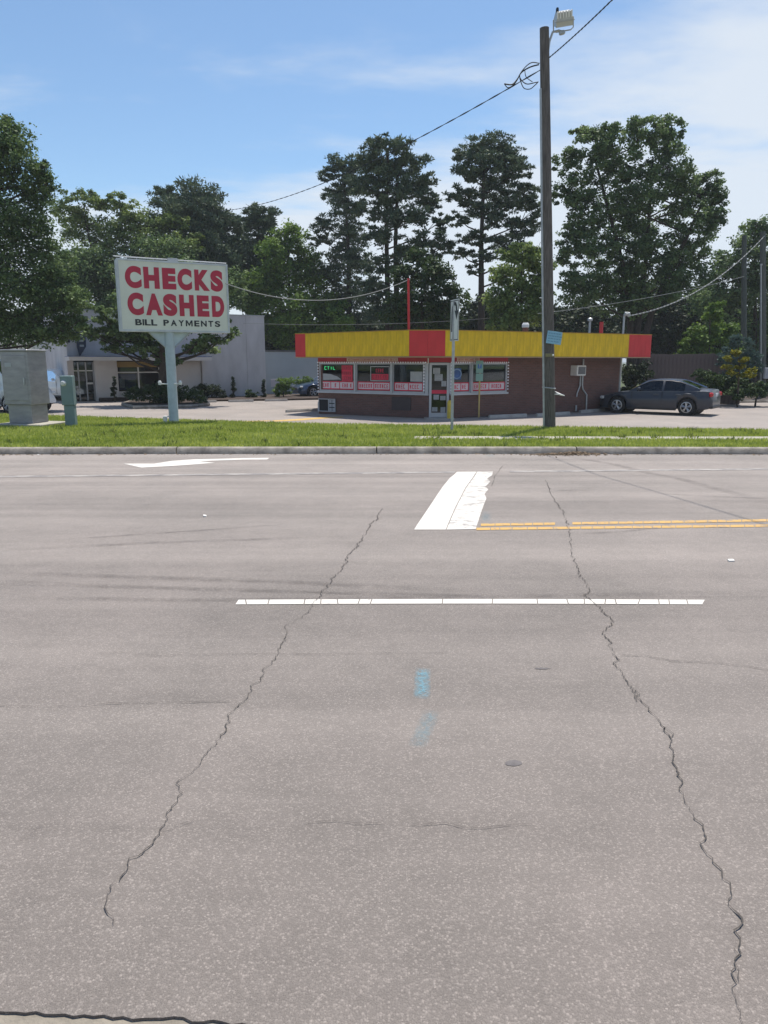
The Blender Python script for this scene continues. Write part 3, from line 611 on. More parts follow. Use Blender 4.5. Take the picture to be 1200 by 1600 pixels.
def marks(f, x0, x1, z0, z1, mcard, mink, seed, rows=1, y=0.040, name='banner_card'):
    """a card carrying a line of letter-like strokes"""
    rr = random.Random(seed); mb = MB(); mb.box(((x0 + x1) / 2, y, (z0 + z1) / 2), (x1 - x0, 0.005, z1 - z0)); c = mb.build(name, mcard, f)
    mb = MB(); rh = (z1 - z0) / rows
    for r in range(rows):
        x = x0 + 0.04; zc_ = z0 + rh * (r + 0.5); hh = rh * 0.62; lw = hh * 0.55
        while x + lw < x1 - 0.03:
            if rr.random() < 0.12: x += lw * 0.8; continue
            k = rr.randrange(4); q = hh * 0.16
            mb.box((x + q / 2, y - 0.004, zc_), (q, 0.004, hh))
            if k in (0, 1): mb.box((x + lw - q * 1.5, y - 0.004, zc_), (q, 0.004, hh))
            if k in (0, 2, 3): mb.box((x + lw / 2, y - 0.0045, zc_ + hh * 0.42), (lw * 0.8, 0.004, q))
            if k in (1, 2): mb.box((x + lw / 2, y - 0.0045, zc_), (lw * 0.7, 0.004, q))
            if k in (2, 3): mb.box((x + lw / 2, y - 0.0045, zc_ - hh * 0.42), (lw * 0.8, 0.004, q))
            x += lw * 1.25
    tag(mb.build('lettering', mink, c), kind='stuff'); return c
bounds1 = [0.04, 1.80, 3.47, L1 - 0.16]; fr = []
for i in range(3):
    f, w_ = window(B_, A_, bounds1[i] + 0.02, bounds1[i + 1] - 0.02); fr.append((f, w_))
    e = [0.09, w_ * (0.36, 0.5, 0.5)[i], w_ - 0.09]
    if i == 0: e = [0.09, w_ * 0.31, w_ * 0.56, w_ - 0.09]
    for k in range(len(e) - 1): marks(f, e[k] + 0.02, e[k + 1] - 0.02, 0.115, 0.36, M['banner'], M['banner_red'], 30 + i * 5 + k)
for i, (s0, s1) in enumerate(((0.08, 0.98), (1.02, WS - 0.02))):
    f, w_ = window(A2, C_, s0, s1); fr.append((f, w_)); e = [0.09, w_ * 0.5, w_ - 0.09]
    for k in range(2): marks(f, e[k] + 0.02, e[k + 1] - 0.02, 0.115, 0.36, M['banner'], M['banner_red'], 60 + i * 5 + k)
for P0, P1, s in ((B_, A_, 1.80), (B_, A_, 3.47), (A2, C_, 1.0)):
    mb = MB(); mb.box((0, 0.03, (HEAD - SILL) / 2), (0.075, 0.16, HEAD - SILL - 0.004)); onwall(mb.build('mullion', M['alu'], shop), P0, P1, s, SILL + .002)
mb = MB(); mb.box((L1 / 2, 0.02, 0.035), (L1 + .02, 0.2, 0.07)); onwall(mb.build('window_sill', M['alu'], shop), B_, A_, 0, SILL - 0.07, 0.01)
mb = MB(); mb.box((WS / 2, 0.02, 0.035), (WS, 0.2, 0.07)); onwall(mb.build('window_sill', M['alu'], shop), A2, C_, 0, SILL - 0.07, 0.01)
# corner posts
for P0, P1, s in ((B_, A_, L1 - 0.08), (A2, C_, 0.035)):
    mb = MB(); mb.box((0, 0.07, HEAD / 2 + .46), (0.13, 0.16, HEAD - .93)); onwall(mb.build('corner_post', M['alu'], shop), P0, P1, s, 0)
# window contents
f, w_ = fr[0]
marks(f, w_ * 0.62, w_ - 0.14, 0.42, 1.02, M['banner_red'], mat('dim_red', (0.26, 0.03, 0.05), .6), 80, 3, 0.048, 'red_poster')
mb = MB(); mb.box((w_ * .28, 0.074, 0.92), (0.62, 0.02, 0.22)); nb = mb.build('neon_board', M['dark'], f); mb = MB()
for k, st in enumerate((((1, 1, -1, 1), (-1, 1, -1, -1), (-1, -1, 1, -1)), ((-1, 1, 1, 1), (0, 1, 0, -1)), ((0, 1, 0, -1), (0, 1, 0, -1)), ((-1, 1, -1, -1), (-1, -1, 1, -1)))):
    x = w_ * .28 - .21 + k * .14
    for xa, za, xb, zb in st: mb.tube([(x + xa * .042, .06, .915 + za * .055), (x + xb * .042, .06, .915 + zb * .055)], .012, 5)
tag(mb.build('neon_tube', M['neon'], nb), kind='stuff')
mb = MB(); mb.prism([(0.1, 0.05, 0.44), (w_ * .6, 0.05, 0.47), (w_ * .5, 0.05, 0.58), (w_ * .3, 0.05, 0.68), (0.1, 0.05, 0.70)], (0, 0.005, 0)); mb.build('white_poster', M['plastic'], f)
f, w_ = fr[1]
mb = MB()
for (cx, cz, sx, sz) in ((w_ * .67, .98, .86, .025), (w_ * .67, .44, .86, .025), (w_ * .67 - .42, .71, .025, .56), (w_ * .67 + .42, .71, .025, .56)): mb.box((cx, .046, cz), (sx, .012, sz))
mb.build('neon_frame', M['alu'], f)
marks(f, w_ * .67 - .22, w_ * .67 + .22, .72, .94, M['dark'], M['banner_red'], 82, 1, .048, 'neon_board'); marks(f, w_ * .67 - .38, w_ * .67 + .38, .48, .70, M['banner_red'], mat('dim_red_b', (0.30, 0.03, 0.05), .6), 83, 1, .048, 'red_poster')
f, w_ = fr[2]; marks(f, w_ - .62, w_ - .1, .43, .80, M['plastic'], M['galv'], 84, 2, .048, 'grey_notice')
f, w_ = fr[3]
mb = MB(); cxr = w_ * .28
mb.tube([(cxr + .2 * math.cos(q * math.pi / 12), .035, .72 + .17 * math.sin(q * math.pi / 12)) for q in range(25)], .022, 6); mb.build('ring_logo', mat('ring_blue', (0.22, 0.33, 0.5), .5), f)
mb = MB(); mb.box((cxr, .05, .72), (.42, .004, .42)); mb.build('blue_poster', M['posterblue'], f)
# header lettering boards
def header(P0, P1, s0, s1, seed):
    mb = MB(); o = mb; o.box((0, 0, 0), (0.001, 0.001, 0.001)); base = o.build('header_board', M['cream_banner'], shop); onwall(base, P0, P1, s0, HEAD + 0.055, 0.02)
    marks(base, 0, s1 - s0, 0.0, 0.135, M['cream_banner'], mat('faded_red', (0.42, 0.13, 0.10), .7), seed, 1, 0.0, 'header_card')
header(B_, A_, 1.42, 3.75, 91); header(A2, C_, 0.28, 1.35, 92)
# string of bulbs round the windows
def bulbs(P0, P1, pts, name='light_string'):
    mb = MB()
    for (s0, z0), (s1, z1) in zip(pts[:-1], pts[1:]):
        n_ = max(2, int(math.hypot(s1 - s0, z1 - z0) / 0.105))
        for i in range(n_): t_ = i / n_; mb.bev((s0 + (s1 - s0) * t_, -0.035, z0 + (z1 - z0) * t_), (0.06, 0.045, 0.055), .012)
    tag(onwall(mb.build(name, M['bulb'], shop), P0, P1, 0, 0), kind='stuff')
bulbs(B_, A_, [(0.02, SILL), (0.02, HEAD + .02), (L1, HEAD + .02)]); bulbs(B_, A_, [(L1 - .17, HEAD), (L1 - .17, SILL)])
bulbs(A2, C_, [(0.03, SILL), (0.03, HEAD + .02), (WS, HEAD + .02), (WS, SILL)])
# door in the chamfer
mb = MB(); dw, dh = LD - 0.06, HEAD - 0.03
for (cx, cz, sx, sz) in ((LD / 2, dh - .04, dw, .08), (LD / 2, .09, dw, .16), (.075, dh / 2, .09, dh), (LD - .075, dh / 2, .09, dh)): mb.box((cx, .05, cz), (sx, .07 if sx < .2 else .065, sz))
door = onwall(mb.build('door', M['alu'], shop), A_, A2, 0, 0.04)
mb = MB(); mb.box((LD / 2, .06, dh / 2), (dw - .1, .008, dh - .15)); mb.build('door_pane', M['glass'], door)
mb = MB(); mb.box((LD / 2, .045, .95), (dw - .17, .02, .13)); mb.build('push_bar', M['banner_red'], door)
for (x, z, sx, sz, sd) in ((.30, 1.72, .26, .22, 1), (.38, 1.48, .3, .24, 2), (.58, 1.25, .18, .2, 3), (.25, .3, .2, .16, 4), (.56, .28, .18, .2, 5), (.3, .75, .2, .18, 6), (.55, .72, .2, .16, 7)):
    marks(door, x - sx / 2, x + sx / 2, z - sz / 2, z + sz / 2, M['plastic'], M['wire_grey'], 100 + sd, 3, 0.052, 'door_notice')
mb = MB(); mb.box((LD / 2, -.25, .02), (LD + .3, .7, .04)); onwall(mb.build('door_step', M['conc'], shop), A_, A2, 0, 0)
mb = MB(); mb.tube([(0, 0, 0), (0, 0, .2)], .02, 6); onwall(mb.build('door_trim_post', M['white'], shop), A_, A2, -.02, HEAD - .02, .03)
# fascia canopy
FZ0, FZ1 = 2.26, 3.2
F0, F1, F2, F3 = Vector((-3.62, 30.9, 0)), Vector((0.90, 27.2, 0)), Vector((2.2, 27.2, 0)), Vector((11.25, 31.9, 0)); F4 = Vector((9.0, 39.0, 0)); F5 = Vector((-0.6, 38.0, 0))
def fascia(P0, P1, cols, base=0.62):
    Lf = wl(P0, P1); n_ = max(2, round(Lf / base)); stp = Lf / n_
    for i in range(n_):
        mb = MB(); c = (i + .5) * stp
        mb.box((stp / 2, 0.04, (FZ1 - FZ0) / 2), (stp - .006, 0.08, FZ1 - FZ0 - .03))
        for k in range(3): mb.box((stp * (k + .5) / 3, -0.001, (FZ1 - FZ0) / 2), (0.014, 0.006, FZ1 - FZ0 - .09))
        name, m = cols(c, Lf)
        onwall(mb.build('fascia_panel', m, shop), P0, P1, i * stp, FZ0 + .015)
    for z_, nm, mm in ((FZ1 - .01, 'top_trim', None), (FZ0 - .012, 'bottom_trim', 1)):
        mb = MB(); mb.box((Lf / 2, .035, .015), (Lf, .105 + (.004 if mm else 0), .03)); onwall(mb.build(nm, M['soffit'] if mm else mat('trim_' + nm, (0.42, 0.25, 0.03) , .6), shop), P0, P1, 0, z_)
fascia(F0, F1, lambda c, Lf: ('r', M['red']) if c < 0.62 else ('y', M['yellow']), 0.585)
fascia(F1, F2, lambda c, Lf: ('r', M['red']), .65)
fascia(F2, F3, lambda c, Lf: ('r', M['red']) if c > Lf - 1.28 else ('y', M['yellow']), 0.64)
for P0, P1 in ((F3, F4), (F4, F5), (F5, F0)): fascia(P0, P1, lambda c, Lf: ('r', M['red']), 1.2)
ins = [F0 + Vector((.1, .04, 0)), F1 + Vector((.02, .09, 0)), F2 + Vector((-.02, .09, 0)), F3 + Vector((-.12, .02, 0)), F4 + Vector((-.1, -.1, 0)), F5 + Vector((.1, -.1, 0))]
mb = MB(); mb.prism([tuple(p - shop.location + Vector((0, 0, WT + .005))) for p in ins], (0, 0, .06)); mb.build('soffit', M['soffit'], shop)
mb = MB(); mb.prism([tuple(p - shop.location + Vector((0, 0, 2.98))) for p in ins], (0, 0, .06)); mb.build('roof', M['roofing'], shop)
# things on the roof and walls
def roofpart(name, px, py, y, parts, m):
    p = U(px, py, y) - shop.location; mb = MB(); parts(mb, p); return mb.build(name, m, shop)
p0 = U(639, 520, 27.9); p1 = U(638, 435, 27.9)
mb = MB(); mb.tube([Vector((p0.x, p0.y, 2.9)) - shop.location, p1 - shop.location], .045, 8); mb.build('red_mast', M['red'], shop)
p1 = U(940, 503, 33); mb = MB(); mb.tube([Vector((p1.x, 33, 2.9)) - shop.location, p1 - shop.location], .085, 8); mb.build('red_post', M['red'], shop)
p1 = U(922, 502, 33.5); q = p1 - shop.location; mb = MB(); mb.tube([Vector((q.x, q.y, 2.9)), q], .05, 8); mb.lathe([(.06, 0), (.11, .02), (.11, .1), (.04, .16)], q); mb.build('vent_pipe', M['galv'], shop)
p1 = U(821, 512, 31.5); q = p1 - shop.location; mb = MB(); mb.lathe([(.12, -.35), (.12, 0)], q); mb.build('vent_stack', mat('clay', (.2, .08, .05), .8), shop); mb = MB(); mb.lathe([(.13, 0), (.15, .03), (.15, .12), (.1, .2)], q); mb.build('vent_cap', M['white'], shop)
# service mast with weatherhead
mst = U(968, 600, 32.55); mt = U(969, 494, 32.55); q0 = Vector((mst.x, mst.y, .02)) - shop.location; q1 = Vector((mst.x + .02, mst.y, mt.z)) - shop.location
mb = MB(); mb.tube([q0, q1], .045, 8); mb.tube([q1, q1 + Vector((.05, -.02, .1)), q1 + Vector((.16, -.05, .08)), q1 + Vector((.2, -.06, -.02))], [.05, .1, .1, .06], 8); mb.build('service_mast', M['galv'], shop, smooth=False)
# window air-conditioner high on the side wall, with conduits
ac = MB(); ac.bev((0, -.16, 0), (.52, .42, .42), .02); aco = onwall(ac.build('air_conditioner', M['white'], shop), A2, C_, 6.45, 1.74)
mb = MB(); mb.box((0, -.375, 0), (.40, .012, .30)); mb.build('ac_grille_back', M['dark'], aco)
for k in range(7):
    mb = MB(); mb.box((0, -.385, -.13 + k * .043), (.42, .016, .016)); mb.build('ac_louvre', M['plastic'], aco)
mb = MB(); mb.tube([(0, 0, 2.2), (0, 0, 1.15), (.06, 0, .95), (.3, 0, .72), (.32, 0, .05)], .035, 7); onwall(mb.build('conduit', M['galv'], shop), A2, C_, 6.85, 0, .05)
mb = MB(); mb.tube([(0, 0, 1.5), (0, 0, 1.1), (-.14, 0, .8), (-.16, 0, .65)], .03, 7); mb.tube([(-.16, 0, .3), (-.16, 0, .05)], .04, 7); onwall(mb.build('conduit', M['galv'], shop), A2, C_, 6.72, 0, .05)
# grille low on the left wall and a vent
g_ = MB(); g_.box((.42, -.02, .27), (.80, .06, .50)); gr_ = onwall(g_.build('grille_box', M['dark'], shop), B_, A_, .04, .10)
mb = MB()
for (cx, cz, sx, sz) in ((.42, .51, .82, .03), (.42, .02, .82, .03), (.02, .27, .03, .5), (.82, .27, .03, .5), (.5, .27, .03, .5)): mb.box((cx, -.06, cz), (sx, .03 if sx > sz else .028, sz))
mb.build('grille_frame', M['alu'], gr_)
for k in range(3):
    for j in range(2):
        mb = MB(); mb.box((.59 + j * .15, -.055, .1 + k * .16), (.12, .01, .12)); mb.build('grille_slot', M['plastic'], gr_)
mb = MB(); mb.bev((0, -.01, 0), (.85, .04, .5), .01); onwall(mb.build('vent_plate', mat('brown_plate', (.06, .045, .045), .7), shop), B_, A_, 3.9, .52)

# ------------------------------------------------------------------ small things round the shop
def base(px, py, z=0): return G(px, py, z)
p = base(748, 652.5); t = thing('parking_sign', 'narrow teal parking sign on a tan post before the shop windows', 'sign', p[:])
top = U(747, 563, p.y).z; mb = MB(); mb.bev((0, 0, (top - .02) / 2), (.06, .06, top - .02), .012); mb.build('post', M['post_yellow'], t)
mb = MB(); mb.bev((-.02, -.045, top - .24), (.27, .012, .46), .004); pl = mb.build('sign_plate', M['teal'], t); mb = MB(); mb.box((-.02, -.054, top - .22), (.15, .006, .16)); mb.build('blue_symbol', M['blue'], pl)
mb = MB(); mb.lathe([(.022, 0), (.03, .006), (.03, .012), (.022, .018)], (-.02, -.066, top - .17), 'y', 10); mb.box((-.02, -.06, top - .23), (.02, .006, .08)); mb.build('symbol_figure', M['plastic'], pl)
mb = MB(); mb.bev((-.02, -.045, top - .63), (.27, .012, .28), .004); mb.build('sign_plate', M['teal'], t)
p = Vector((2.42, 27.55, 0)); o = MB().lathe([(.085, 0), (.085, .62), (.075, .67), (.04, .70)], (0, 0, 0), n=14).build('bollard', M['bollard'], None, p[:]); auto_smooth(o)
tag(o, 'short yellow steel bollard beside the shop door', 'bollard')
def wheel_stop(pa, pb, label, group, z=0, m=None):
    a, b = G(*pa, z), G(*pb, z); Ls = (b - a).length; mb = MB()
    prof = [(-.075, 0), (.075, 0), (.065, .06), (.04, .12), (-.04, .12), (-.065, .06)]
    vs = [(x, y_, h) for x in (0, .03, Ls - .03, Ls) for y_, h in [(q[0] * (1 if 0 < x < Ls else .9), q[1] * (1 if 0 < x < Ls else .9)) for q in prof]]
    n_ = 6; fs = [(i * n_ + k, i * n_ + (k + 1) % n_, (i + 1) * n_ + (k + 1) % n_, (i + 1) * n_ + k) for i in range(3) for k in range(n_)] + [tuple(range(n_ - 1, -1, -1)), tuple(range(3 * n_, 4 * n_))]
    mb.add(vs, fs); o = mb.build('wheel_stop', m or M['conc'], None, a[:], math.atan2(b.y - a.y, b.x - a.x)); return tag(o, label, 'wheel stop', group)
wheel_stop((764, 653.5), (822, 651), 'concrete wheel stop just left of the utility pole', 'wheel stops along the shop')
wheel_stop((838, 651), (889, 647.5), 'concrete wheel stop partly hidden behind the utility pole', 'wheel stops along the shop')
wheel_stop((906, 645.5), (944, 642.5), 'concrete wheel stop by the front bumper of the dark sedan', 'wheel stops along the shop')
wheel_stop((447, 644.5), (499, 642), 'concrete wheel stop at the left end of the brick shop', 'wheel stops along the shop')
wheel_stop((322, 629), (338, 628.6), 'short grey wheel stop right of the island hedge', 'wheel stops along the grey building')
wheel_stop((357, 628.4), (396, 627.6), 'grey wheel stop below the left conical shrub, by the grey wall', 'wheel stops along the grey building')
wheel_stop((414, 627.2), (449, 626.6), 'grey wheel stop below the right conical shrub, by the grey wall', 'wheel stops along the grey building')
# pipe rail by the corner of the shop
p = base(497.5, 643); mb = MB(); mb.tube([(0, 0, 0), (0, 0, .42)], .025, 6); mb.tube([(0, 0, .4), (.5, .3, .4)], .02, 6); mb.tube([(0, 0, .22), (.5, .3, .22)], .02, 6); mb.tube([(.5, .3, 0), (.5, .3, .42)], .025, 6)
tag(mb.build('pipe_rail', M['white'], None, p[:]), 'low white pipe rail at the left corner of the shop', 'rail')
# yellow paint on the lot
def lotsheet(pts, name, m, lift=.004):
    mb = MB(); mb.add([(*(G(*p).xy), lift) for p in pts], [tuple(range(len(pts)))]); o = mb.build(name, m, bpy.data.objects['parking_lot'])
    if o.data.polygons[0].normal.z < 0: o.data.flip_normals()
    return o
M['lotyellow'] = paintmat('lot_yellow_paint', (0.55, 0.36, 0.10), 0.38, 8)
lotsheet([(424, 657.2), (470, 654.3), (505, 652), (534, 650.8), (538, 652), (505, 654.2), (470, 657), (430, 658.8)], 'yellow_kerb_line', M['lotyellow'])
lotsheet([(290, 661), (420, 657), (424, 658), (300, 662)], 'yellow_kerb_line', M['lotyellow'])

# lane-use sign on the verge, seen nearly edge-on
p = Vector((U(706, 672, 20.7).x, 20.7, zv(2, 20.7) - .02)); t = thing('lane_sign', 'tall narrow white arrow sign on a steel post in the verge', 'sign', p[:])
tp = U(706, 468, 20.7).z - p.z; bt = U(708, 533, 20.7).z - p.z
mb = MB(); mb.box((0, 0, tp / 2 - .02), (.075, .035, tp - .04)); mb.build('post', M['galv'], t)
yaw = R(-74); Rm = Matrix.Rotation(yaw, 3, 'Z'); hgt = tp - bt; wid = .62
def rp(x, y_, z): return Rm @ Vector((x, y_, z)) + Vector((.035, -.03, 0))
def rbox(mb, cx, cy, cz, sx, sy, sz): mb.box(rp(cx, cy, cz), (sx, sy, sz), Rm)
mb = MB(); rbox(mb, 0, -.02, (tp + bt) / 2, wid, .008, hgt); pl = mb.build('sign_plate', M['white'], t)
mb = MB()
for cx, cz, sx, sz in ((0, tp - .035, wid - .04, .02), (0, bt + .035, wid - .04, .02), (-wid / 2 + .03, (tp + bt) / 2, .02, hgt - .07), (wid / 2 - .03, (tp + bt) / 2, .02, hgt - .07)): rbox(mb, cx, -.0262, cz, sx, .004, sz)
mb.build('border', M['black'], pl)
mb = MB()
arc = [(-.17, bt + .25), (-.17, bt + .75), (-.13, bt + .92), (0, bt + 1.0), (.12, bt + .95), (.16, bt + .80)]
for (xa, za), (xb, zb) in zip(arc[:-1], arc[1:]):
    d = Vector((xb - xa, 0, zb - za)); nrm = Vector((-d.z, 0, d.x)).normalized() * .045
    q = [Vector((xa, -.0265, za)) + nrm, Vector((xb, -.0265, zb)) + nrm, Vector((xb, -.0265, zb)) - nrm, Vector((xa, -.0265, za)) - nrm]
    mb.prism([rp(*v) for v in q], Rm @ Vector((0, -.004, 0)))
mb.prism([rp(.02, -.0265, bt + .80), rp(.29, -.0265, bt + .80), rp(.155, -.0265, bt + .56)], Rm @ Vector((0, -.004, 0)))
mb.build('arrow', M['black'], pl)

# ------------------------------------------------------------------ big pole sign
def text_mesh(body, x0, x1, z0, z1, bold, name, m, parent, y=-.012):
    cu = bpy.data.curves.new('txt', 'FONT'); cu.body = body; cu.size = 1; cu.offset = bold; cu.extrude = 0.0; cu.resolution_u = 10
    ob = bpy.data.objects.new('txt', cu); COL.objects.link(ob); bpy.context.view_layer.update()
    me = bpy.data.meshes.new_from_object(ob.evaluated_get(bpy.context.evaluated_depsgraph_get())); bpy.data.objects.remove(ob)
    co = np.empty(len(me.vertices) * 3); me.vertices.foreach_get('co', co); co = co.reshape(-1, 3)
    mn, mx_ = co.min(0), co.max(0); o2 = np.zeros_like(co)
    o2[:, 0] = x0 + (co[:, 0] - mn[0]) / (mx_[0] - mn[0]) * (x1 - x0); o2[:, 2] = z0 + (co[:, 1] - mn[1]) / (mx_[1] - mn[1]) * (z1 - z0); o2[:, 1] = y
    me.vertices.foreach_set('co', o2.reshape(-1)); me.materials.clear(); me.materials.append(m); me.update(); me.name = name
    return link(name, me, parent)
SB = Vector((U(272, 660, 24.3).x, 24.3, zv(-7, 24.3) - .03))
sgn = thing('pole_sign', 'large white pole sign with crimson check cashing letters', 'sign', SB[:])
SL, SR = U(181, 407, 23.5), U(355, 414.5, 25.05)
zt, zb_ = 5.18, 3.02
ang = math.atan2(SR.y - SL.y, SR.x - SL.x); SW = (SR.xy - SL.xy).length
org = Vector((SL.x, SL.y, 0)) - Vector((SB.x, SB.y, 0)); SH = zt - zb_; oz = zb_ - SB.z
mb = MB(); TH = .38
mb.bev((SW / 2, TH / 2, SH / 2), (SW, TH, SH), .02); cabn = mb.build('sign_box', M['sign_frame'], sgn, (org.x, org.y, oz), ang)
mb = MB(); mb.box((SW / 2, -.003, SH / 2), (SW - .1, .008, SH - .1)); mb.build('sign_face', M['sign_face'], cabn)
mb = MB()
for cx, cz, sx, sz in ((SW / 2, SH - .03, SW, .06), (SW / 2, .03, SW, .06), (.03, SH / 2, .06, SH - .12), (SW - .03, SH / 2, .06, SH - .12)): mb.box((cx, -.012, cz), (sx, .03, sz))
mb.build('face_frame', M['sign_frame'], cabn)
mb = MB(); mb.tube([(-.05, .12, SH + .07), (SW, .12, SH + .05)], .02, 6)
for k in range(7): mb.tube([(SW * (k + .3) / 7, .12, SH - .01), (SW * (k + .3) / 7, .12, SH + .06)], .012, 5)
mb.box((SW * .5, .12, SH + .06), (.3, .1, .1)); mb.build('top_rail', M['galv'], cabn)
lx = lambda v: (v - 125) / 975 * SW
for row, (z0f, z1f), ls in ((0, (.395, .097), (('C', 190, 328), ('H', 347, 482), ('E', 507, 627), ('C', 640, 768), ('K', 792, 930), ('S', 938, 1052))), (1, (.768, .462), (('C', 197, 333), ('A', 350, 495), ('S', 503, 625), ('H', 645, 777), ('E', 805, 915), ('D', 940, 1055)))):
    for ch, a, b in ls:
        e = .008 if ch in 'CS' else 0
        text_mesh(ch, lx(a), lx(b), SH * (1 - z0f) - e, SH * (1 - z1f) + e, .068, 'letter', M['crimson'], cabn, -.0125)
z0_, z1_ = SH * (1 - .912), SH * (1 - .826)
def row(word, a, b, wts):
    tot = sum(wts); g_ = (b - a) * .028; x = a
    for ch, w__ in zip(word, wts):
        wd = (b - a) * w__ / tot; xa, xb = lx(x + g_ / 2), lx(x + wd - g_ / 2); x += wd
        if ch == 'M':
            h = z1_ - z0_; W_ = xb - xa; s_ = W_ * .24; mb = MB(); y_ = -.0125
            mb.add([(xa, y_, z0_), (xa + s_ * .85, y_, z0_), (xa + s_ * .85, y_, z0_ + h * .62), (xa + W_ * .5, y_, z0_), (xb - s_ * .85, y_, z0_ + h * .62), (xb - s_ * .85, y_, z0_), (xb, y_, z0_), (xb, y_, z1_), (xb - s_, y_, z1_), (xa + W_ * .5, y_, z0_ + h * .42), (xa + s_, y_, z1_), (xa, y_, z1_)],
                   [(0, 1, 2, 10, 11), (2, 3, 9, 10), (3, 4, 8, 9), (4, 5, 6, 7, 8)]); mb.build('small_letter', M['black'], cabn)
        elif ch == 'I': mb = MB(); mb.box(((xa + xb) / 2, -.0125, (z0_ + z1_) / 2), (xb - xa, .002, z1_ - z0_)); mb.build('small_letter', M['black'], cabn)
        else: text_mesh(ch, xa, xb, z0_, z1_, .035, 'small_letter', M['black'], cabn, -.0125)
row('BILL', 250, 443, (1.1, .34, 1, 1)); row('PAYMENTS', 488, 1018, (1, 1.08, 1.0, 1.2, .95, 1.05, .95, 1))
# pole, gussets and base light
rel = Vector((0, 0, 0)); mb = MB(); mb.tube([(0, 0, 0), (0, 0, oz - .002)], .155, 16); auto_smooth(mb.build('pole', M['sign_pole'], sgn))
cdir = Vector((math.cos(ang), math.sin(ang), 0))
for s_ in (-1, 1):
    nrm = Vector((math.sin(ang), -math.cos(ang), 0)) * .03
    a, b, c = cdir * s_ * .14 + Vector((0, 0, oz - .48)), cdir * s_ * .14 + Vector((0, 0, oz - .004)), cdir * s_ * .66 + Vector((0, 0, oz - .004))
    mb = MB(); mb.prism([a - nrm, b - nrm, c - nrm], nrm * 2); mb.build('gusset', M['sign_pole'], sgn)
    mb = MB(); mb.tube([a + nrm * 1.4, c + nrm * 1.4], .02, 6); mb.build('brace', M['galv'], sgn)
mb = MB(); mb.tube([(-.36, -.1, 1.25), (.30, -.1, 1.25)], .022, 6); mb.lathe([(.05, 0), (.06, .08), (.03, .14)], (-.36, -.1, 1.22), n=10); mb.lathe([(.05, 0), (.06, .08), (.03, .14)], (.30, -.1, 1.22), n=10); mb.build('lamp_bracket', M['white'], sgn)
mb = MB(); mb.bev((-.27, -.05, .11), (.12, .1, .22), .015); mb.tube([(-.27, -.05, .2), (-.1, -.03, .2)], .02, 6); mb.build('junction_box', M['white'], sgn)

# ------------------------------------------------------------------ roadside cabinets
p = U(38, 667, 22.4); cz = zv(p.x, 22.4) - .03
t = thing('signal_cabinet', 'tall bare metal roadside cabinet on a concrete pad', 'cabinet', (p.x + .05, 22.65, cz), R(-12))
H = U(40, 546, 22.5).z - cz
mb = MB(); mb.bev((.1, 0, .05), (1.55, 1.35, .1), .02); mb.build('concrete_pad', M['conc_light'], t)
mb = MB(); mb.bev((0, 0, .1 + .28), (.80, .74, .55), .01); mb.build('base', M['cabinet'], t)
mb = MB(); mb.bev((0, 0, (H + .66) / 2 - .03), (.92, .86, H - .66 - .05), .015); bd = mb.build('body', M['cabinet'], t)
mb = MB(); mb.bev((0, 0, H - .03), (.98, .92, .06), .02); mb.build('lid', M['cabinet'], t)
mb = MB(); mb.bev((0, -.436, (H + .66) / 2 - .03), (.78, .014, H - .95), .006); dr = mb.build('door', M['cabinet'], bd)
mb = MB(); mb.bev((.30, -.46, 1.35), (.04, .05, .2), .01); mb.build('handle', M['galv'], bd)
mb = MB(); mb.bev((-.2, -.447, H - .45), (.22, .008, .12), .003); mb.build('plate_label', M['plastic'], bd)
p = U(110, 668, 22.3); cz = zv(p.x, 22.3) - .03; H = U(110, 587, 22.3).z - cz
t = thing('meter_pedestal', 'slim grey-green electric meter pedestal with a round glass meter', 'meter', (p.x, 22.4, cz), R(8))
mb = MB(); mb.bev((0, 0, .32), (.29, .27, .64), .015); mb.build('lower_housing', M['pedestal'], t)
mb = MB(); mb.bev((-.01, -.01, .64 + (H - .64) / 2), (.35, .33, H - .64), .018); up = mb.build('upper_housing', M['pedestal'], t)
mb = MB(); mb.lathe([(.085, 0), (.085, -.03), (.065, -.05), (.065, -.11), (.05, -.13)], (-.085, -.17, H - .22), 'y', 18); auto_smooth(mb.build('meter_glass', M['lens'], t))
mb = MB(); mb.box((.0, -.178, .95), (.26, .008, .42)); mb.build('access_door', M['pedestal'], up)

# ------------------------------------------------------------------ utility pole with floodlight
PB = U(858.5, 669, 22.3); PB.z = zv(PB.x, 22.3) - .05; PT = U(850.5, 44, 22.3)
t = thing('utility_pole', 'leaning weathered wooden utility pole on the grass verge', 'utility pole', PB[:])
ax = PT - PB
def pp(f): return ax * f
mb = MB(); mb.tube([pp(i / 10) for i in range(11)], [.185 - .06 * i / 10 for i in range(11)], 18); auto_smooth(mb.build('pole', M['wood'], t))
mb = MB(); off = Vector((-.165, -.06, 0)); mb.tube([pp(i / 10) * .86 + off * (1 - .25 * i / 10) for i in range(11)], .042, 8); mb.build('conduit', M['galv'], t)
def on_pole(py): return (U(854, py, 22.3).z - PB.z) / ax.z
f_ = on_pole(606); c = pp(f_)
mb = MB(); r_ = .19; mb.tube([c + Vector((r_ * math.cos(q * math.pi / 8), r_ * math.sin(q * math.pi / 8), -.02 * math.cos(q * math.pi / 8))) for q in range(17)], .018, 6); mb.build('strap', M['plastic'], t)
f_ = on_pole(613); c = pp(f_); mb = MB(); mb.tube([c + Vector((.15, -.1, .03)), c + Vector((.3, -.2, -.06)), c + Vector((.42, -.22, -.09))], [.012, .03, .012], 6); mb.tube([c + Vector((.15, -.12, -.05)), c + Vector((.25, -.2, -.05))], .02, 6); mb.build('strap_tail', M['white'], t)
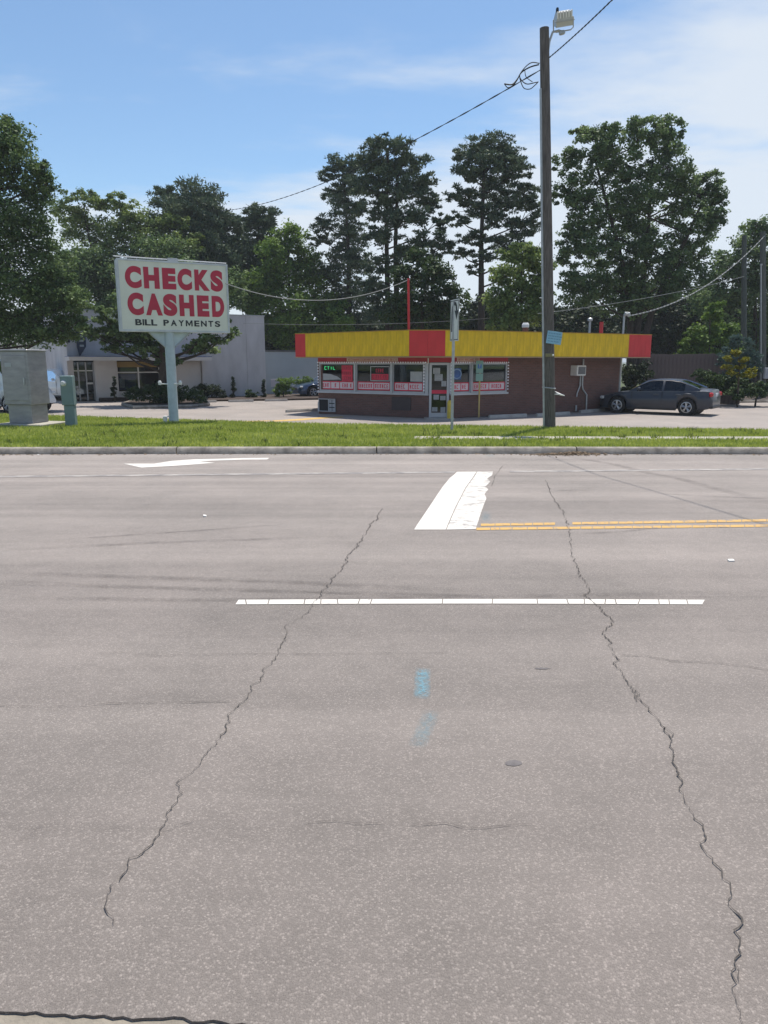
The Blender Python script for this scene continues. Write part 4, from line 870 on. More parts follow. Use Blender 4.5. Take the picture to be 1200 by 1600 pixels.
# ID plate and pale blue notice
sg = thing('posted_notice', 'tilted pale blue notice nailed to the utility pole', 'sign', (PB + pp(on_pole(528)) + Vector((.13, -.2, 0)))[:])
tilt = Matrix.Rotation(R(7), 3, 'Y') @ Matrix.Identity(3)
mb = MB(); mb.bev((0, 0, 0), (.46, .01, .36), .004, Matrix.Rotation(R(10), 3, 'Z') @ tilt); nb = mb.build('board', M['lblue'], sg); mb = MB(); rr = random.Random(3)
for k in range(4):
    x = -.19
    while x < .16:
        l_ = rr.uniform(.03, .09); mb.box((Matrix.Rotation(R(10), 3, 'Z') @ tilt) @ Vector((x + l_ / 2, -.009, .115 - k * .075)), (l_, .003, .022), Matrix.Rotation(R(10), 3, 'Z') @ tilt); x += l_ + .02
mb.build('print', mat('notice_ink', (.12, .27, .42), .6), nb)
c = pp(on_pole(555)) + Vector((-.02, -.19, 0)); mb = MB(); mb.box(c, (.22, .008, .1)); mb.build('id_plate', mat('tan_tag', (.2, .18, .09), .6), t)
mb = MB(); mb.lathe([(.03, 0), (.03, -.02), (.01, -.035)], pp(on_pole(555)) + Vector((.09, -.185, 0)), 'y', 10); mb.build('nail_disc', M['white'], t)
# floodlight
fl = thing('floodlight', 'white ribbed floodlight on a curved arm at the pole top', 'floodlight', (PB + pp(.985))[:])
a0 = Vector((.12, -.02, -.12)); hc = U(880, 30, 22.2) - (PB + pp(.985))
mb = MB(); mb.tube([a0 + Vector((0, 0, -.25)), a0 + Vector((.02, 0, -.05)), Vector((.22, -.02, .06)), Vector((.38, -.03, .09)), Vector((.5, -.03, .06))], .032, 8); mb.build('arm', M['galv'], fl)
mb = MB(); mb.bev((.47, -.03, .04), (.16, .1, .1), .02, Matrix.Rotation(R(-15), 3, 'Y')); mb.build('knuckle', M['galv'], fl)
RL = Matrix.Rotation(R(-9), 3, 'Y') @ Matrix.Rotation(R(25), 3, 'X')
def fp(x, y_, z): return hc + RL @ Vector((x, y_, z))
mb = MB(); w0, w1 = .225, .18
ringf = [[fp(-w0, -.16, -.16), fp(w0, -.16, -.16), fp(w0, .14, -.13), fp(-w0, .14, -.13)], [fp(-w0, -.17, 0.0), fp(w0, -.17, 0.0), fp(w0, .15, .02), fp(-w0, .15, .02)], [fp(-w1, -.12, .17), fp(w1, -.12, .17), fp(w1, .10, .19), fp(-w1, .10, .19)]]
vs = [v for r in ringf for v in r]; mb.add(vs, [(3, 2, 1, 0), (8, 9, 10, 11)] + [(k * 4 + i, k * 4 + (i + 1) % 4, k * 4 + 4 + (i + 1) % 4, k * 4 + 4 + i) for k in range(2) for i in range(4)]); hs = mb.build('housing', M['lamp_glass'], fl)
for k in range(6):
    mb = MB(); mb.box(fp(-.19 + k * .076, -.15, .12), (.03, .05, .16), RL); mb.build('cooling_rib', M['white'], hs)
mb = MB(); mb.box(fp(0, -.17, -.03), (.52, .03, .03), RL); mb.build('rim_band', M['galv'], hs)
mb = MB(); mb.tube([fp(-.27, -.02, .03), fp(-.27, -.02, -.22), fp(-.2, -.02, -.27), fp(.2, -.02, -.27), fp(.27, -.02, -.22), fp(.27, -.02, .03)], .016, 6); mb.build('yoke', M['galv'], fl)
mb = MB(); mb.lathe([(.04, 0), (.04, .07), (.03, .1)], fp(-.17, -.04, .19), n=10); mb.build('photocell', M['black'], fl)

# overhead lines
def cable(a, b, sag, rad, name, label, m, n_=28, twist=0.0, cat='cable'):
    a, b = Vector(a), Vector(b); pts = []
    for i in range(n_ + 1):
        f = i / n_; q = a.lerp(b, f); q.z -= 4 * sag * f * (1 - f); pts.append(q)
    mb = MB(); mb.tube(pts, rad, 6)
    if twist:
        for ph in (0, math.pi):
            mb.tube([a.lerp(b, i / 160) + Vector((0, 0, -4 * sag * (i / 160) * (1 - i / 160))) + Vector((0, math.cos(ph + i * .9), math.sin(ph + i * .9))) * twist for i in range(161)], rad * .8, 5)
    o = mb.build(name, m); return tag(o, label, cat)
topA = PB + pp(.93) + Vector((.1, -.08, 0)); tgt = U(945, 0, 17.5); endA = topA + (tgt - topA) * 2.6
cable(topA, endA, .15, .011, 'overhead_cable', 'twisted black cable rising from the pole to the top edge', M['wire'], twist=.013)
topB = PB + pp(.905) + Vector((-.12, 0, 0)); endB = U(330, 330, 58)
cable(topB, endB, .9, .011, 'overhead_cable', 'long black cable running from the pole down behind the pines', M['wire'], twist=.014)
# loose loops at the splice
rr = random.Random(9)
mb = MB()
def LP(px, py, dy=0): return U(px, py, 22.25 + dy)
for pts, rad in (([(843, 99), (830, 98), (818, 108), (812, 120), (822, 131), (836, 129), (841, 128)], .013), ([(812, 122), (818, 137), (828, 139), (836, 133), (840, 129)], .012),
                 ([(842, 101), (828, 105), (815, 113), (808, 124), (800, 132), (788, 131)], .018), ([(820, 108), (822, 120), (832, 128)], .010), ([(788, 131), (794, 137), (804, 131), (812, 118)], .012)):
    P_ = [LP(*q, dy=.1 * math.sin(i)) for i, q in enumerate(pts)]; C2 = []
    for i in range(len(P_) - 1):
        p0_, p1_, p2_, p3_ = P_[max(i - 1, 0)], P_[i], P_[i + 1], P_[min(i + 2, len(P_) - 1)]
        for k in range(5):
            f = k / 5; C2.append(.5 * ((2 * p1_) + (p2_ - p0_) * f + (2 * p0_ - 5 * p1_ + 4 * p2_ - p3_) * f * f + (3 * p1_ - p0_ - 3 * p2_ + p3_) * f ** 3))
    C2.append(P_[-1]); mb.tube(C2, rad, 6)
tag(mb.build('cable_loops', M['wire']), 'tangle of black cable loops hanging left of the pole top', 'cable')
cable(U(638.5, 437, 27.9), U(352, 443, 24.8), .62, .014, 'span_wire', 'grey wire sagging from the red roof mast to the pole sign', M['wire_grey'])
cable(Vector((mst.x + .15, mst.y - .05, mt.z)), U(1197, 366, 43), .8, .018, 'service_drop', 'pale twisted service cable rising to the right-hand pole', M['wire_grey'], twist=.02)
cable(U(840, 490, 37), U(1163, 432, 44), .2, .014, 'overhead_line', 'thin dark line crossing before the big oak, above the roof', M['wire_grey'])
cable(U(380, 505, 40), U(860, 488, 42), .3, .010, 'overhead_line', 'faint thin line across the dark trees behind the shop', M['wire_grey'])

# ------------------------------------------------------------------ vehicles
def lerp_tab(tab, x): xs__ = [a for a, _ in tab]; return float(np.interp(x, xs__, [b for _, b in tab]))
def wheel_parts(parent, x, y, r, side):
    w_ = .21; mb = MB(); mb.lathe([(r * .62, -w_ / 2), (r * .9, -w_ / 2), (r, -w_ / 2 + .03), (r, w_ / 2 - .03), (r * .9, w_ / 2), (r * .62, w_ / 2)], (0, 0, 0), 'y', 28)
    o = mb.build('wheel', M['tyre'], parent, (x, y, r)); auto_smooth(o, 40)
    mb = MB(); s_ = side; yf = s_ * (w_ / 2 + .012)
    mb.lathe([(r * .60, yf - s_ * .05), (r * .66, yf - s_ * .05), (r * .66, yf), (r * .58, yf + s_ * .004), (r * .55, yf - s_ * .03)] if s_ > 0 else [(r * .55, yf - s_ * .03), (r * .58, yf + s_ * .004), (r * .66, yf), (r * .66, yf - s_ * .05), (r * .60, yf - s_ * .05)], (0, 0, 0), 'y', 28)
    for k in range(5):
        for d_ in (-.16, .16):
            q = 2 * math.pi * k / 5 + .3; a = Vector((math.cos(q) * r * .08, yf - s_ * .01, math.sin(q) * r * .08)); b = Vector((math.cos(q + d_) * r * .6, yf - s_ * .006, math.sin(q + d_) * r * .6)); mb.tube([a, b], [.028, .02], 5)
    mb.lathe([(r * .14, yf - s_ * .03), (r * .14, yf + s_ * .005)], (0, 0, 0), 'y', 12); mb.build('rim', M['rim'], o)
    mb = MB(); mb.lathe([(r * .6, yf - s_ * .07), (r * .6, yf - s_ * .06)], (0, 0, 0), 'y', 20); mb.build('brake_disc', M['trim'], o)
def car(name, label, loc, heading, paint, P, group=None):
    """x forward; P holds the side profile tables"""
    t = thing(name, label, 'car', loc, heading, group)
    x0, x1 = P['x0'], P['x1']; fa, ra, r = P['fa'], P['ra'], P['r']; ar = r + .055
    xs = list(np.linspace(x0, x1, 56)) + [c + s * ar * k for c in (fa, ra) for s in (-1, 1) for k in (1.0, .97, .9, .78, .6, .4, .2, 0)]
    xs = sorted(set(round(float(v), 4) for v in xs)); mb = MB(); n_ = 15; vs = []
    for x in xs:
        w_ = lerp_tab(P['w'], x); ztop = lerp_tab(P['top'], x); zs = min(lerp_tab(P['belt'], x), ztop - .015); zl = lerp_tab(P['low'], x)
        for c in (fa, ra):
            if abs(x - c) < ar: zl = max(zl, r * .98 + math.sqrt(ar * ar - (x - c) ** 2))
        h = zs - zl; half = [(w_ * .93, zl), (w_ * .985, zl + .22 * h), (w_ * 1.0, zl + .48 * h), (w_ * .99, zl + .66 * h), (w_ * .975, zl + .70 * h), (w_ * .95, zs), (w_ * .72, zs + .75 * (ztop - zs))]
        vs += [(x, y_, z) for y_, z in half] + [(x, 0, ztop)] + [(x, -y_, z) for y_, z in half[::-1]]
    fs = [(i * n_ + k, i * n_ + k + 1, (i + 1) * n_ + k + 1, (i + 1) * n_ + k) for i in range(len(xs) - 1) for k in range(n_ - 1)]
    fs += [tuple(range(n_ - 1, -1, -1)), tuple(range((len(xs) - 1) * n_, len(xs) * n_))]
    mb.add(vs, [f[::-1] for f in fs]); body = auto_smooth(mb.build('body', paint, t), 32)
    # dark underbody
    mb = MB(); mb.box(((x0 + x1) / 2, 0, .36), (x1 - x0 - .5, 1.36, .24)); mb.build('underbody', M['trim'], t)
    for c in (fa, ra):
        mb = MB(); mb.lathe([(ar - .01, -.70), (ar - .01, .70)], (c, 0, r), 'y', 20); mb.build('wheel_well', M['dark'], t)
    # cabin
    g0, g1 = P['g0'], P['g1']; gx = sorted(set([round(float(v), 4) for v in np.linspace(g0, g1, 40)] + P['pillars'])); vs = []; n_ = 11
    for x in gx:
        zr_ = lerp_tab(P['roof'], x); bz = min(lerp_tab(P['belt'], x), zr_ - .004); k = max(0.0, min(1.0, (zr_ - P['bz']) / (P['rz'] - P['bz'])))
        wb = lerp_tab(P['w'], x) * .94; yt = wb + (P['wr'] - wb) * k; zt_ = bz + (zr_ - bz) * .86
        half = [(wb, bz - .03), (wb - .01, bz + .012 * k), (yt + .012, zt_), (yt - .05, zr_ - .03 * k), (yt * .55, zr_ - .006 * k)]
        vs += [(x, y_, z) for y_, z in half] + [(x, 0, zr_)] + [(x, -y_, z) for y_, z in half[::-1]]
    def sideglass(xm): return any(a < xm < b for a, b in P['sg'])
    bodyf, glassf = [], []
    for i in range(len(gx) - 1):
        xm = (gx[i] + gx[i + 1]) / 2
        for k in range(n_ - 1):
            f = (i * n_ + k, (i + 1) * n_ + k, (i + 1) * n_ + k + 1, i * n_ + k + 1)
            g = (k in (1, 8) and sideglass(xm)) or (k in (3, 4, 5, 6) and any(a < xm < b for a, b in P['fg']))
            (glassf if g else bodyf).append(f)
    mb = MB(); mb.add(vs, bodyf); auto_smooth(mb.build('cabin', paint, t), 40)
    mb = MB(); mb.add(vs, glassf); auto_smooth(mb.build('window_glass', M['carglass'], t), 40)
    # interior
    mb = MB()
    for sx in P['seats']:
        for sy in (-.36, .36): mb.bev((sx, sy, P['bz'] - .12), (.14, .46, .5), .04); mb.bev((sx, sy, P['bz'] + .2), (.1, .26, .18), .04)
    mb.box(((g0 + g1) / 2, 0, P['bz'] - .3), (abs(g1 - g0) * .8, 1.2, .04)); mb.build('seats', M['trim'], t)
    for c in (fa, ra):
        for s in (-1, 1): wheel_parts(t, c, s * (lerp_tab(P['w'], c) - .115), r, s)
    W = lambda x: lerp_tab(P['w'], x)
    for s in (-1, 1):
        # lamps
        mb = MB(); xf = x1 - P['nose']; mb.bev((xf, s * (W(xf) - .14), P['hl']), (.20, .34, .13), .035, Matrix.Rotation(s * R(-28), 3, 'Z')); mb.build('headlight', M['lens'], t)
        xr = x0 + P['tail']; mb = MB(); mb.bev((xr, s * (W(xr) - .13), P['tl']), (.16, .34, P['tlh']), .035, Matrix.Rotation(s * R(24), 3, 'Z')); mb.build('taillight', M['redlens'], t)
        # mirror, handles, seams, sill
        xm = P['mir']; mb = MB(); mb.bev((xm, s * (W(xm) + .07), P['bz'] + .09), (.11, .2, .13), .035); mb.box((xm, s * (W(xm) - .05), P['bz'] + .05), (.05, .12, .03)); mb.build('mirror', paint, t)
        for xd in P['handles']:
            mb = MB(); mb.bev((xd, s * (W(xd) * .985 + .012), P['bz'] - .13), (.2, .03, .035), .01); mb.build('door_handle', paint, t)
        for xd in P['seams']:
            mb = MB(); mb.box((xd, s * (W(xd) * .992), (P['bz'] + .28) / 2 + .03), (.012, .02, P['bz'] - .36)); mb.build('door_seam', M['trim'], t)
        mb = MB(); mb.box(((fa + ra) / 2, s * (W(0) * .935), .22), (fa - ra - 2 * ar - .04, .05, .07)); mb.build('sill_trim', M['trim'], t)
    mb = MB(); mb.bev((x0 + .015, 0, P['pl']), (.03, .42, .15), .006); mb.build('number_plate', M['plate'], t)
    mb = MB(); mb.bev((x0 + .05, 0, .34), (.14, W(x0 + .12) * 1.7, .12), .03); mb.build('rear_valance', M['trim'], t)
    mb = MB(); mb.bev((x1 - .02, 0, .52), (.06, .62, .12), .02); mb.build('grille', M['trim'], t)
    if P.get('chrome'):
        for s in (-1, 1):
            pts = []
            for x in np.linspace(P['chrome'][0], P['chrome'][1], 14):
                zr_ = lerp_tab(P['roof'], x); k = max(0, min(1, (zr_ - P['bz']) / (P['rz'] - P['bz']))); wb = W(x) * .94; pts.append((x, s * (wb + (P['wr'] - wb) * k - .03), zr_ - .025 * k + .004))
            mb = MB(); mb.tube(pts, .012, 5); mb.build('roof_moulding', M['chrome'], t)
    return t
SED = dict(x0=-2.26, x1=2.26, fa=1.42, ra=-1.34, r=.325, bz=.93, rz=1.42, wr=.60,
    w=[(-2.26, .66), (-2.2, .76), (-2.0, .845), (-1.6, .89), (-.5, .90), (1.0, .90), (1.6, .885), (1.95, .83), (2.15, .72), (2.26, .55)],
    top=[(-2.26, .78), (-2.23, .98), (-2.15, 1.045), (-1.7, 1.06), (-1.4, .99), (.8, .965), (1.3, .90), (1.8, .81), (2.1, .72), (2.2, .64), (2.26, .52)],
    belt=[(-2.26, .74), (-2.2, .93), (-2.0, .955), (-1.0, .945), (.9, .90), (1.5, .82), (2.0, .70), (2.26, .48)],
    low=[(-2.26, .40), (-2.1, .29), (-1.7, .22), (1.8, .21), (2.1, .2), (2.26, .26)],
    g0=-1.78, g1=.92, roof=[(-1.78, 1.045), (-1.4, 1.20), (-1.02, 1.355), (-.7, 1.405), (-.3, 1.42), (0, 1.405), (.22, 1.36), (.55, 1.18), (.92, .955)],
    pillars=[-1.28, -1.22, -.42, -.34, .58], sg=[(-1.22, -.42), (-.34, .62)], fg=[(-1.70, -1.04), (.20, .86)], seats=[.05, -.85], nose=.20, hl=.63, tail=.10, tl=.83, tlh=.17, mir=.52, handles=[-.15, -1.0], seams=[.82, -.38, -1.22], pl=.80, chrome=(.85, -1.7))
VAN = dict(x0=-2.7, x1=2.7, fa=1.85, ra=-1.75, r=.37, bz=1.15, rz=2.2, wr=.82,
    w=[(-2.7, .92), (-2.5, 1.0), (1.8, 1.0), (2.4, .93), (2.7, .75)], top=[(-2.7, 1.1), (-2.6, 1.2), (1.6, 1.2), (2.1, 1.12), (2.55, .98), (2.66, .8), (2.7, .6)],
    belt=[(-2.7, 1.08), (1.4, 1.15), (2.2, 1.0), (2.7, .56)], low=[(-2.7, .45), (-2.4, .32), (2.3, .3), (2.7, .38)], g0=-2.66, g1=1.95, roof=[(-2.66, 2.05), (-2.5, 2.2), (.7, 2.2), (1.05, 2.1), (1.95, 1.14)],
    pillars=[-.6, -.5, .3, .4, 1.3], sg=[(-2.3, -.6), (-.5, .3), (.4, 1.35)], fg=[(1.0, 1.9)], seats=[.5, -.6], nose=.2, hl=.78, tail=.06, tl=1.2, tlh=.4, mir=1.3, handles=[.5], seams=[1.45, .35, -.55], pl=.8)
SUV = dict(x0=-2.35, x1=2.35, fa=1.45, ra=-1.4, r=.36, bz=1.05, rz=1.72, wr=.68,
    w=[(-2.35, .8), (-2.2, .88), (1.6, .91), (2.1, .85), (2.35, .65)], top=[(-2.35, 1.0), (-2.2, 1.1), (.9, 1.1), (1.5, 1.05), (2.1, .96), (2.3, .8), (2.35, .6)],
    belt=[(-2.35, .98), (.9, 1.04), (1.8, .92), (2.35, .56)], low=[(-2.35, .45), (-2.1, .3), (2.1, .28), (2.35, .38)], g0=-2.28, g1=1.1, roof=[(-2.28, 1.1), (-2.05, 1.62), (-1.8, 1.70), (-.4, 1.72), (.3, 1.66), (1.1, 1.08)],
    pillars=[-1.2, -1.1, -.3, -.2, .6], sg=[(-1.95, -1.2), (-1.1, -.3), (-.2, .62)], fg=[(.35, 1.05), (-2.2, -2.06)], seats=[.1, -.8], nose=.2, hl=.75, tail=.06, tl=1.0, tlh=.3, mir=.62, handles=[-.1, -1.0], seams=[.75, -.25, -1.15], pl=.8)
def heading_vec(h): return Vector((math.cos(h), math.sin(h), 0))
rw = G(1063, 649.5); hd = R(180 - 36); fwd = heading_vec(hd); left = Vector((-fwd.y, fwd.x, 0))
loc = rw - fwd * SED['ra'] - left * .80 + Vector((.22, 0, 0)); loc.z = .006
car('sedan', 'dark blue sedan parked beside the brick shop', loc[:], hd, M['carpaint'], SED)
p = G(463, 621); loc = G(508, 620.5); car('parked_car', 'blue car behind the left corner of the shop, windscreen glinting', (loc.x + .3, loc.y + .5, .006), R(205), M['carblue'], SED)
fw = G(73, 647.8); hv = R(-22); fwd = heading_vec(hv); right_ = Vector((fwd.y, -fwd.x, 0)); loc = fw - fwd * VAN['fa'] - right_ * .88 + Vector((-1.75, .6, 0))
car('van', 'white van partly hidden behind the metal cabinet', (loc.x, loc.y, .006), hv, M['carwhite'], VAN)
loc = G(86, 627); car('suv', 'small white sport utility car between cabinet and meter pedestal', (loc.x - .3, loc.y + 1.6, .006), R(-28), M['carwhite'], SUV)

# ------------------------------------------------------------------ grey building on the left, brick one beyond
gA = Vector((-16.6, 39.6, 0)); gB = Vector((-7.1, 45.2, 0)); gl = (gB - gA).length; gang = math.atan2(gB.y - gA.y, gB.x - gA.x)
gb = thing('grey_building', 'plain grey commercial building with canopy behind the pole sign', 'building', gA[:], gang)
HT = 4.72
def gbox(name, m, c, d, parent=None): mb = MB(); mb.box(c, d); return mb.build(name, m, parent or gb)
def sfac(px):       # distance along the facade at a pixel column
    k = (px - CX) / FPX; u = (gB - gA).normalized(); # X = k*(Y*CP + ~0.42)
    return (k * (gA.y * CP + .42) - gA.x) / (u.x - k * u.y * CP)
s_w0, s_w1, s_p0, s_p1, s_c1 = sfac(188), sfac(252), sfac(152), sfac(186), sfac(318)
CZ = 2.15
gbox('upper_wall', M['gwall'], (s_c1 / 2, .15, (CZ + HT) / 2), (s_c1, .3, HT - CZ))
jx = sfac(388)
gbox('wall_panel', M['gwall'], ((s_c1 + jx) / 2, .15, HT / 2), (jx - s_c1 - .012, .3, HT)); gbox('wall_panel', M['gwall'], ((jx + gl) / 2, .15, HT / 2), (gl - jx - .012, .3, HT)); gbox('wall_joint', M['wire_grey'], (jx, .19, HT / 2), (.05, .3, HT - .05))
gbox('side_wall', M['gwall'], (gl - .15, 6.3, HT / 2), (.3, 11.98, HT)); gbox('side_wall', M['gwall'], (.15, 6.3, HT / 2), (.3, 11.98, HT)); gbox('back_wall', M['gwall'], (gl / 2, 12.4, HT / 2), (gl, .2, HT))
gbox('roof', M['roofing'], (gl / 2, 6.2, HT - .25), (gl - .7, 12, .1)); gbox('coping', M['galv'], (gl / 2, .15, HT + .03), (gl + .06, .36, .06))
gbox('storefront_wall', M['gwall2'], ((s_p0 + s_p1) / 2, .1, CZ / 2), (s_p1 - s_p0, .4, CZ)); gbox('storefront_wall', M['gwall2'], ((s_w1 + s_c1) / 2 + .3, .25, CZ / 2), (s_c1 - s_w1 - .65, .2, CZ)); gbox('storefront_base', M['gwall2'], ((s_p1 + s_w1) / 2 + .3, .2, .25), (s_w1 - s_p1 + .58, .3, .5))
cpy = gbox('canopy', M['gwall2'], (s_c1 / 2 + .05, -.55, CZ + .1), (s_c1 + .3, 1.4, .2)); gbox('canopy_edge', M['posterblue'], (s_c1 / 2 + .05, -.55, CZ + .215), (s_c1 + .32, 1.42, .03), cpy)
gbox('ochre_band', M['ochre'], ((s_p1 + s_w1) / 2 + .3, .12, 1.95), (s_w1 - s_p1 + .6, .1, .3))
wf = gbox('shop_window', M['glass'], ((s_p1 + s_w1) / 2 + .3, .2, 1.15), (s_w1 - s_p1 + .56, .02, 1.3))
for f in (0.01, .40, .8, .99): gbox('window_mullion', M['white'], (s_p1 + (s_w1 - s_p1 + .6) * f, .17, 1.15), (.07, .08, 1.3), wf)
gbox('window_transom', M['white'], ((s_p1 + s_w1) / 2 + .3, .17, 1.52), (s_w1 - s_p1 + .5, .06, .06), wf)
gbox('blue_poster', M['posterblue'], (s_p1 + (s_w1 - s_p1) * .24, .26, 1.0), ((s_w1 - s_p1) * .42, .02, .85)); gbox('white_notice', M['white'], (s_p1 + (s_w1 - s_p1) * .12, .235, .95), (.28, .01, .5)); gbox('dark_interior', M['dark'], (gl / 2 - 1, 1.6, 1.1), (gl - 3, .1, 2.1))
# entrance
en = gbox('entrance_glass', M['glass'], (s_p0 / 2 + .1, .5, 1.05), (s_p0 - .1, .02, 2.05))
for f in (.0, .36, .68, .99): gbox('entrance_frame', M['alu'], (.1 + (s_p0 - .1) * f, .47, 1.05), (.07, .08, 2.05), en)
gbox('entrance_transom', M['white'], (.1 + s_p0 / 2, .47, 1.62), (s_p0 - .15, .06, .06), en)
gbox('entrance_handle', M['white'], (s_p0 * .82, .42, .95), (.3, .05, .1), en)
gbox('step', M['mulch'], ((s_p0 + s_p1) / 2 + .3, -.5, .1), (s_p1 - s_p0 + .5, .5, .2)); 
mb = MB(); mb.prism([(0, 0, 0), (.34, 0, .5), (.37, 0, 1.5), (.15, 0, 2.15), (-.12, 0, 1.5), (-.1, 0, .45)], (0, -.12, 0)); sbl = mb.build('blade_sign', mat('navy', (.03, .04, .07), .5), gb, (sfac(130), -.02, CZ + .22))
for k, z_ in enumerate((.55, .8, 1.05, 1.3)):
    mb = MB(); mb.box((.13, -.13, z_), (.2, .012, .1)); mb.build('blade_letter', M['galv'], sbl)
gbox('wall_lamp', M['dark'], (sfac(113), -.1, 3.3), (.2, .25, .45))
# low wing
wA, wB = Vector((-7.6, 47.0, 0)), Vector((-1.6, 50.6, 0))
lw_ = thing('low_wing', 'low pale blue-grey wall wing right of the grey building', 'building', wA[:], math.atan2(wB.y - wA.y, wB.x - wA.x)); wln = (wB - wA).length
mb = MB(); mb.box((wln / 2, .2, 1.35), (wln, .4, 2.7)); mb.build('wall', mat('blue_grey_wall', (.36, .41, .44), .85, var=.06, scale=.7), lw_)
mb = MB(); mb.box((wln / 2, .2, 2.75), (wln + .1, .5, .1)); mb.build('coping', M['roofing'], lw_)
mb = MB(); mb.box((wln / 2, 3.4, 1.3), (wln, 6, 2.6)); mb.build('rear_block', M['gwall'], lw_)
# brick building with cream mansard, far left
cb0 = U(112, 600, 50)
bb_ = thing('brick_building', 'brick building with cream overhanging roof at the far left', 'building', (cb0.x, 50, 0), 0)
mb = MB(); mb.box((-9, 4, 1.1), (18, 8, 2.2)); mb.build('wall', M['brick_red'], bb_)
mb = MB(); mb.prism([(0.05, -1.0, 2.05), (0.05, -.9, 2.05), (.05, 0, 4.2), (.05, 8, 4.2), (.05, 8, 2.05)], (-18.1, 0, 0)); mb.build('roof', M['cream'], bb_)
mb = MB(); mb.box((-9, -.95, 1.98), (18.1, .12, .22)); mb.build('gutter_board', M['ochre'], bb_)
mb = MB(); mb.box((-2.4, -.02, 1.0), (1.4, .06, 1.3)); mb.build('window', M['dark'], bb_)
mb = MB(); mb.box((-5.4, -.02, 1.0), (2.4, .06, 1.3)); mb.build('window', M['dark'], bb_)
# mulch beds
def bed(pts, name='planting_bed'):
    P_ = [G(*q) for q in pts]; mb = MB(); mb.prism([(q.x, q.y, .004) for q in P_], (0, 0, .09)); return tag(mb.build(name, M['mulch']), kind='structure')
bed([(325, 627.5), (450, 625.8), (505, 624.5), (500, 617.5), (420, 618), (325, 620)])
P_ = [G(*q) for q in ((192, 634), (210, 639), (300, 637), (326, 634), (300, 628), (210, 628))]
mb = MB(); mb.prism([(q.x, q.y, .004) for q in P_], (0, 0, .13)); isl = tag(mb.build('island_bed', M['mulch']), kind='structure')
mb = MB(); n_ = len(P_); mb.tube([(q.x, q.y, .07) for q in P_] + [(P_[0].x, P_[0].y, .07)], .09, 6); mb.build('island_kerb', M['kerb'], isl)
bed([(1120, 628.5), (1300, 627), (1300, 610), (1090, 612), (1085, 622)])
P_ = [G(*q) for q in ((1118, 629.2), (1140, 629.4), (1200, 628.8), (1300, 627.8))]; mb = MB(); mb.tube([(q.x, q.y, .06) for q in P_], .09, 6); tag(mb.build('bed_kerb', M['kerb']), kind='structure')
# placard by the hedge
p = G(430, 621); mb = MB(); t = thing('placard', 'small pale placard beside the clipped hedge by the grey wall', 'sign', p[:]); hh = U(430, 592, p.y).z
mb.box((0, 0, hh / 2), (.05, .04, hh)); mb.build('post', M['galv'], t); mb = MB(); mb.bev((0, -.03, hh - .24), (.46, .02, .46), .005); mb.build('board', M['banner'], t)

# wooden fence on the right
fA, fB = U(1003, 600, 39.5), U(1160, 600, 37.0); fA.z = fB.z = 0; fl_ = (fB - fA).length
fen = thing('board_fence', 'dark weathered wooden board fence behind the parked sedan', 'fence', fA[:], math.atan2(fB.y - fA.y, fB.x - fA.x))
rr = random.Random(8); nbd = int(fl_ / .19); me0 = []
for k in range(3):
    mb = MB(); mb.bev((0, 0, 1.24), (.1885, .022, 2.46 + k * .012), .004); o = mb.build('board', M['fence'], fen, (.1, rr.uniform(-.006, .006), 0)); me0.append(o.data)
    if k: bpy.data.objects.remove(o)
for i in range(1, nbd): link('board', me0[i % 3], fen, (.1 + i * .19, rr.uniform(-.008, .008), rr.uniform(-.015, .015)))
for z_ in (.4, 1.3, 2.2): mb = MB(); mb.box((fl_ / 2, .05, z_), (fl_, .05, .09)); mb.build('rail', M['fence'], fen)
# right-hand poles
def rpole(px, ytop, ybase, d, rad, label, box=False):
    b = U(px, ybase, d); b.z = 0; tz = U(px, ytop, d).z; t = thing('utility_pole', label, 'utility pole', b[:], 0, 'poles at the right edge')
    mb = MB(); tx = U(px, ytop, d).x - b.x; mb.tube([(0, 0, 0), (tx * .5, 0, tz * .5), (tx, 0, tz)], [rad, rad * .9, rad * .75], 14); auto_smooth(mb.build('pole', M['wood_green'], t))
    if box:
        mb = MB(); mb.tube([(-rad * .9, -rad * .6, .3), (tx * .8 - rad * .75, -rad * .5, tz * .8)], .035, 7); mb.build('conduit', M['galv'], t)
        mb = MB(); mb.bev((0, -rad - .08, 1.45), (.42, .2, .62), .02); mb.build('meter_box', M['plastic'], t); mb = MB(); mb.lathe([(.05, 0), (.07, .05), (.07, .12)], (tx * .8 - rad * .7, -rad * .4, tz * .8), n=8); mb.build('weatherhead', M['galv'], t)
    return t
rpole(1163, 368, 610, 45, .17, 'dark bare pole behind the yellow shrub')
rpole(1192, 362, 618, 43, .19, 'dark pole with conduit and meter box at the right edge', True)

# ------------------------------------------------------------------ vegetation
LM = {
 'pine': leafmat('pine_needles', (0.036, 0.060, 0.040), (0.12, 0.155, 0.088), .12, .6),
 'oak': leafmat('oak_leaves', (0.045, 0.08, 0.034), (0.16, 0.225, 0.09), .30),
 'oak_l': leafmat('left_tree_leaves', (0.042, 0.075, 0.03), (0.135, 0.195, 0.075), .30),
 'bright': leafmat('bright_leaves', (0.05, 0.095, 0.024), (0.155, 0.235, 0.055), .34),
 'mid': leafmat('mid_leaves', (0.065, 0.105, 0.036), (0.22, 0.28, 0.09), .3),
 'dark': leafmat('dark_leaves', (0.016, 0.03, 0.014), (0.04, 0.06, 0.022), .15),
 'gold': leafmat('golden_leaves', (0.13, 0.14, 0.012), (0.30, 0.28, 0.03), .25),
 'bluegreen': leafmat('blue_conifer', (0.05, 0.085, 0.075), (0.10, 0.15, 0.13), .12),
 'shrub': leafmat('shrub_leaves', (0.022, 0.045, 0.018), (0.06, 0.095, 0.03), .2),
}
